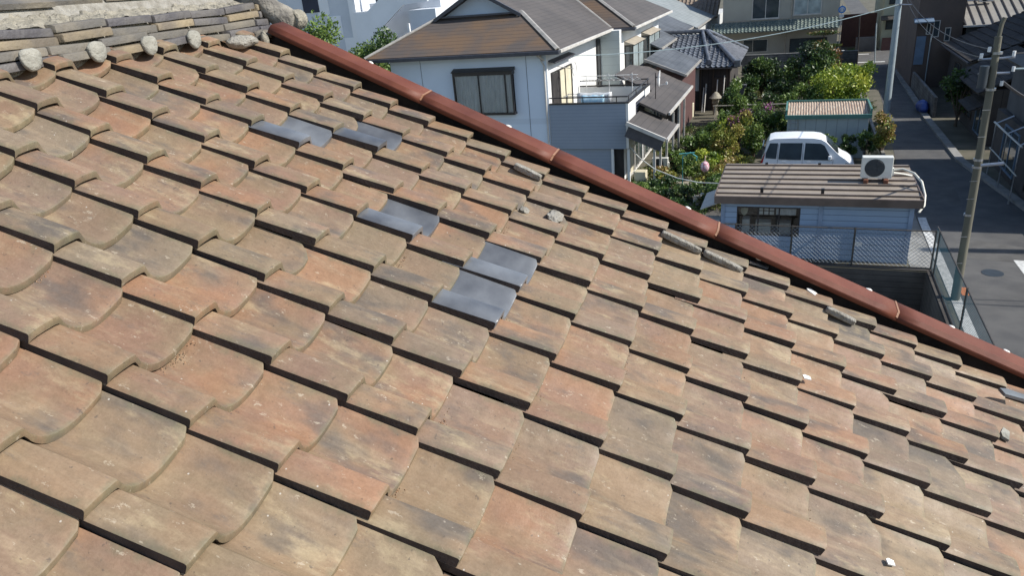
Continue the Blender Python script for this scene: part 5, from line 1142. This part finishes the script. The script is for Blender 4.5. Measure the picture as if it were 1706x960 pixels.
tree('camellia_bush', (2.1, 49.0, 0), 1.9, .5, 3.1, 'leaf_lime', 8500, 'big bright yellow-green bush beside the lane', 'bush', seed=5, size=.085, clumps=30)
tree('camellia_bush', (3.7, 51.0, 0), 1.15, .8, 3.1, 'leaf_lime', 3200, 'yellow-green bush overhanging the lane, right of the biggest one', 'bush', seed=6, size=.085)
tree('camellia_bush', (.4, 48.0, 0), 1.4, .2, 2.3, 'leaf_mid', 3200, 'darker green bush left of the big bright one', 'bush', seed=7, size=.085)
tree('garden_tree', (-3.5, 47.5, 0), 1.05, .3, 2.7, 'leaf_mid', 3000, 'leafy green tree beside the timber house porch', seed=8, size=.09)
tree('garden_tree', (-2.75, 44.5, 0), 1.05, .2, 2.3, 'leaf_mid', 2800, 'light green feathery tree in front of the thin pole rail', seed=9, size=.08)
tree('flowering_shrub', (-2.0, 41.6, 0), 1.15, .3, 2.4, 'leaf_mid', 3000, 'tall shrub with mauve blossom at its right side', 'shrub', seed=10, size=.075, extra=('leaf_pink', 2200))
tree('red_tip_shrub', (-3.2, 37.0, 0), .8, .2, 2.5, 'leaf_red', 3000, 'yellow and red tinted upright shrub left of the van', 'shrub', seed=12, size=.07)
tree('red_tip_shrub', (-1.85, 38.4, 0), .85, .2, 1.9, 'leaf_mid', 2400, 'green shrub directly behind the back of the van', 'shrub', seed=13, size=.07, extra=('leaf_red', 500))
tree('red_tip_shrub', (4.15, 39.0, 0), .78, .2, 2.2, 'leaf_red', 3000, 'red-tipped shrub at the right end of the shed beside the lane', 'shrub', seed=14, size=.07)
for k, (x, h, ml) in enumerate(((-.35, 1.5, 'leaf_red'), (.75, 1.45, 'leaf_red'), (1.75, 1.55, 'leaf_mid'), (2.55, 1.5, 'leaf_dark'), (3.3, 1.7, 'leaf_dark'))):
    lab = ['first hedge shrub from the left behind the van, under the ladder', 'second hedge shrub from the left behind the van', 'middle hedge shrub behind the van, in front of the shed', 'fourth hedge shrub from the left, behind the van bonnet', 'darkest hedge shrub, right of the van bonnet'][k]
    tree('hedge_shrub', (x, 37.6, 0), .48, .15, h, ml, 1100, lab, 'shrub', seed=30 + k, size=.065, group='hedge shrubs behind the van', clumps=9, trunk=.03)
for k, (x, y, r_, h, ml, lab) in enumerate([(-4.6, 38.5, .9, 1.6, 'leaf_mid', 'green bush beside the garden path'), (-4.7, 34.6, .85, 1.1, 'leaf_mid', 'low bright bush near the porch posts'), (-3.4, 32.8, .95, 1.25, 'leaf_red', 'reddish flowering bush left of the blue hut'),
        (-4.9, 31.2, 1.0, 1.0, 'leaf_dark', 'dark low bush just beyond the red flashing'), (-3.3, 29.6, 1.0, 1.3, 'leaf_dark', 'dark bush touching the left end of the hut'), (-4.4, 27.6, 1.0, 1.1, 'leaf_mid', 'green bush at the foot of the hut canopy'), (-2.4, 34.3, .8, 1.4, 'leaf_red', 'yellowish bush behind the left corner of the hut'), (-6.0, 30.4, .7, .8, 'leaf_mid', 'small bright plant under the balcony'), (-4.2, 42.2, .8, 1.3, 'leaf_mid', 'grassy bush beside the stone path')]):
    tree('garden_bush', (x, y, 0), r_, .1, h, ml, 2400, lab, 'bush', seed=50 + k, size=.07, group='low bushes of the garden', clumps=10, trunk=.03)
for k, (x, y, r_, h, ml, lab) in enumerate([(-5.6, 36.6, .7, .9, 'leaf_mid', 'bright low plant by the porch posts behind the turquoise stand'), (-4.9, 39.9, .8, 1.2, 'leaf_mid', 'fresh green bush at the left of the garden path'), (-5.5, 32.9, .7, .9, 'leaf_red', 'small reddish plant between the pots and the porch'),
        (-3.9, 35.9, .8, 1.2, 'leaf_lime', 'yellow-green bush left of the red-tipped shrub'), (-2.6, 31.0, .9, 1.3, 'leaf_mid', 'green bush behind the left end of the hut'), (-2.9, 40.2, .9, 1.7, 'leaf_lime', 'yellow-green bush in front of the mauve blossom'),
        (-1.2, 43.9, 1.0, 1.3, 'leaf_dark', 'dark bush beside the left end of the shed'), (.6, 44.2, 1.1, 1.4, 'leaf_dark', 'dark bush just behind the long shed'), (2.4, 44.0, 1.1, 1.5, 'leaf_mid', 'green bush behind the right part of the shed'), (-3.6, 52.5, .9, 1.8, 'leaf_mid', 'green bush below the right corner of the kawara roof'), (-2.0, 50.5, 1.1, 1.6, 'leaf_dark', 'dark bush in the middle of the garden left of the bright bush'), (-.6, 60.5, 1.2, 1.4, 'leaf_dark', 'dark bush close to the foot of the block wall')]):
    tree('garden_bush', (x, y, 0), r_, .1, h, ml, 2000, lab, 'bush', seed=150 + k, size=.075, group='low bushes of the garden', clumps=10, trunk=.03)
V, F, A = [], [], []
gr = np.random.default_rng(4); cl = [((gr.uniform(-7, -2.6), gr.uniform(28.6, 46), .12), (.8, .8, .18)) for _ in range(60)] + [((gr.uniform(-3, 4), gr.uniform(41.4, 66), .1), (1, 1, .2)) for _ in range(70)]
leaves(cl, 42000, .07, 5, V, F, A); o = leafobj('ground_cover', V, F, A, 'grass', None); tag(o, 'weeds and low plants covering the garden soil', 'ground cover', kind='stuff')
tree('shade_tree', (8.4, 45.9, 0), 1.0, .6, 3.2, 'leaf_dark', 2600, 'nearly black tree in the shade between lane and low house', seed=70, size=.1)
tree('laurel_tree', (-22.6, 31.0, 0), 2.0, 3.5, 9.2, 'leaf_mid', 9000, 'green tree right behind the ridge ornament', seed=71, size=.10, clumps=26, trunk=.16, extra=('leaf_orange', 1500))
tree('laurel_tree', (-20.6, 30.6, 0), 1.3, 4.0, 7.3, 'leaf_orange', 3200, 'tree with reddish leaves just above the red flashing', seed=72, size=.09, trunk=.12)
tree('laurel_tree', (-23.2, 38.5, 0), 2.1, 3.0, 7.7, 'leaf_mid', 9000, 'green tree at the left corner of the white house', seed=73, size=.10, clumps=26, trunk=.16)
tree('red_tip_shrub', (-3.9, 41.6, 0), .85, .2, 2.0, 'leaf_mid', 2600, 'green upright shrub between the stone path and the mauve blossom', 'shrub', seed=15, size=.075)
tree('red_tip_shrub', (-2.7, 39.6, 0), .75, .2, 2.3, 'leaf_red', 2600, 'tall yellow-tinted shrub under the mauve blossom', 'shrub', seed=16, size=.075, extra=('leaf_pink', 500))
tree('red_tip_shrub', (-1.0, 40.9, 0), .8, .2, 2.0, 'leaf_mid', 2400, 'green shrub at the left end of the long shed', 'shrub', seed=17, size=.075)
tree('garden_tree', (-2.9, 53.2, 0), 1.1, .3, 2.2, 'leaf_dark', 2600, 'dark bushy tree between the kawara roof corner and the garden middle', seed=18, size=.09)
tree('garden_tree', (1.4, 58.5, 0), 1.5, .6, 3.3, 'leaf_dark', 3600, 'dark tree close to the block wall behind the orange-leaved one', seed=19, size=.10)
# trained pine by the far wall
PN = thing('trained_pine', (2.0, 71.5, 0), 'small trained pine with flat pads in front of the beige house', 'tree')
m = MB(); m.tube([(2.0, 71.5, 0), (1.8, 71.5, 1.2), (2.3, 71.5, 2.0), (1.9, 71.5, 2.7)], .1, 7, r1=.04); m.build('trunk', 'bark', PN)
V, F, A = [], [], []; leaves([((1.9, 71.5, 2.9), (1.3, .7, .16)), ((1.2, 71.3, 2.2), (.8, .5, .14)), ((2.8, 71.5, 1.8), (.7, .5, .14)), ((1.5, 71.4, 1.4), (.6, .5, .12))], 2200, .09, 9, V, F, A); leafobj('crown', V, F, A, 'leaf_orange', PN)
# small garden things
GF = thing('garden_arch', (-4.4, 33.6, 0), 'turquoise plastic plant stand among the bushes', 'plant stand')
m = MB(); m.tube([(-4.75, 33.6, 0), (-4.75, 33.6, 1.3), (-4.4, 33.6, 1.5), (-4.1, 33.6, 1.3), (-4.15, 33.6, .6)], .03, 6); m.tube([(-4.9, 33.5, 1.45), (-4.2, 33.6, 1.5)], .025, 6); m.build('frame', 'turquoise', GF)
m = MB(); bmx = bmesh.new(); bmesh.ops.create_icosphere(bmx, subdivisions=3, radius=1)
m.add([(-3.55 + v.co.x * .19, 32.0 + v.co.y * .16, 1.25 + v.co.z * .25) for v in bmx.verts], [tuple(v.index for v in f.verts) for f in bmx.faces]); bmx.free(); m.tube([(-3.55, 32.0, 1.5), (-3.55, 32.0, 1.75)], .015, 5)
single('hanging_bag', m, 'pink', (-3.55, 32, 1.2), 'pink and white cloth bag hanging above the bushes', 'bag', smooth=60)
for k, (x, y, ml) in enumerate(((-3.9, 30.9, 'zinc'), (-3.6, 30.5, 'fascia'))):
    m = MB(); m.tube([(x, y, .0), (x, y, .05), (x, y, .42)], .22, 12, r1=.28); single('plant_tub', m, ml, (x, y, 0), ['grey metal tub among the bushes left of the hut', 'pale tub beside the grey one left of the hut'][k], 'tub', smooth=40)
for k, (x, y) in enumerate(((-5.4, 34.3), (-5.2, 33.5))):
    m = MB(); m.tube([(x, y, 0), (x, y, .3)], .11, 12, r1=.16); single('flower_pot', m, 'terracotta', (x, y, 0), ['terracotta pot farther from the hut, beside the porch', 'terracotta pot nearer the hut, beside the porch'][k], 'pot', smooth=40)
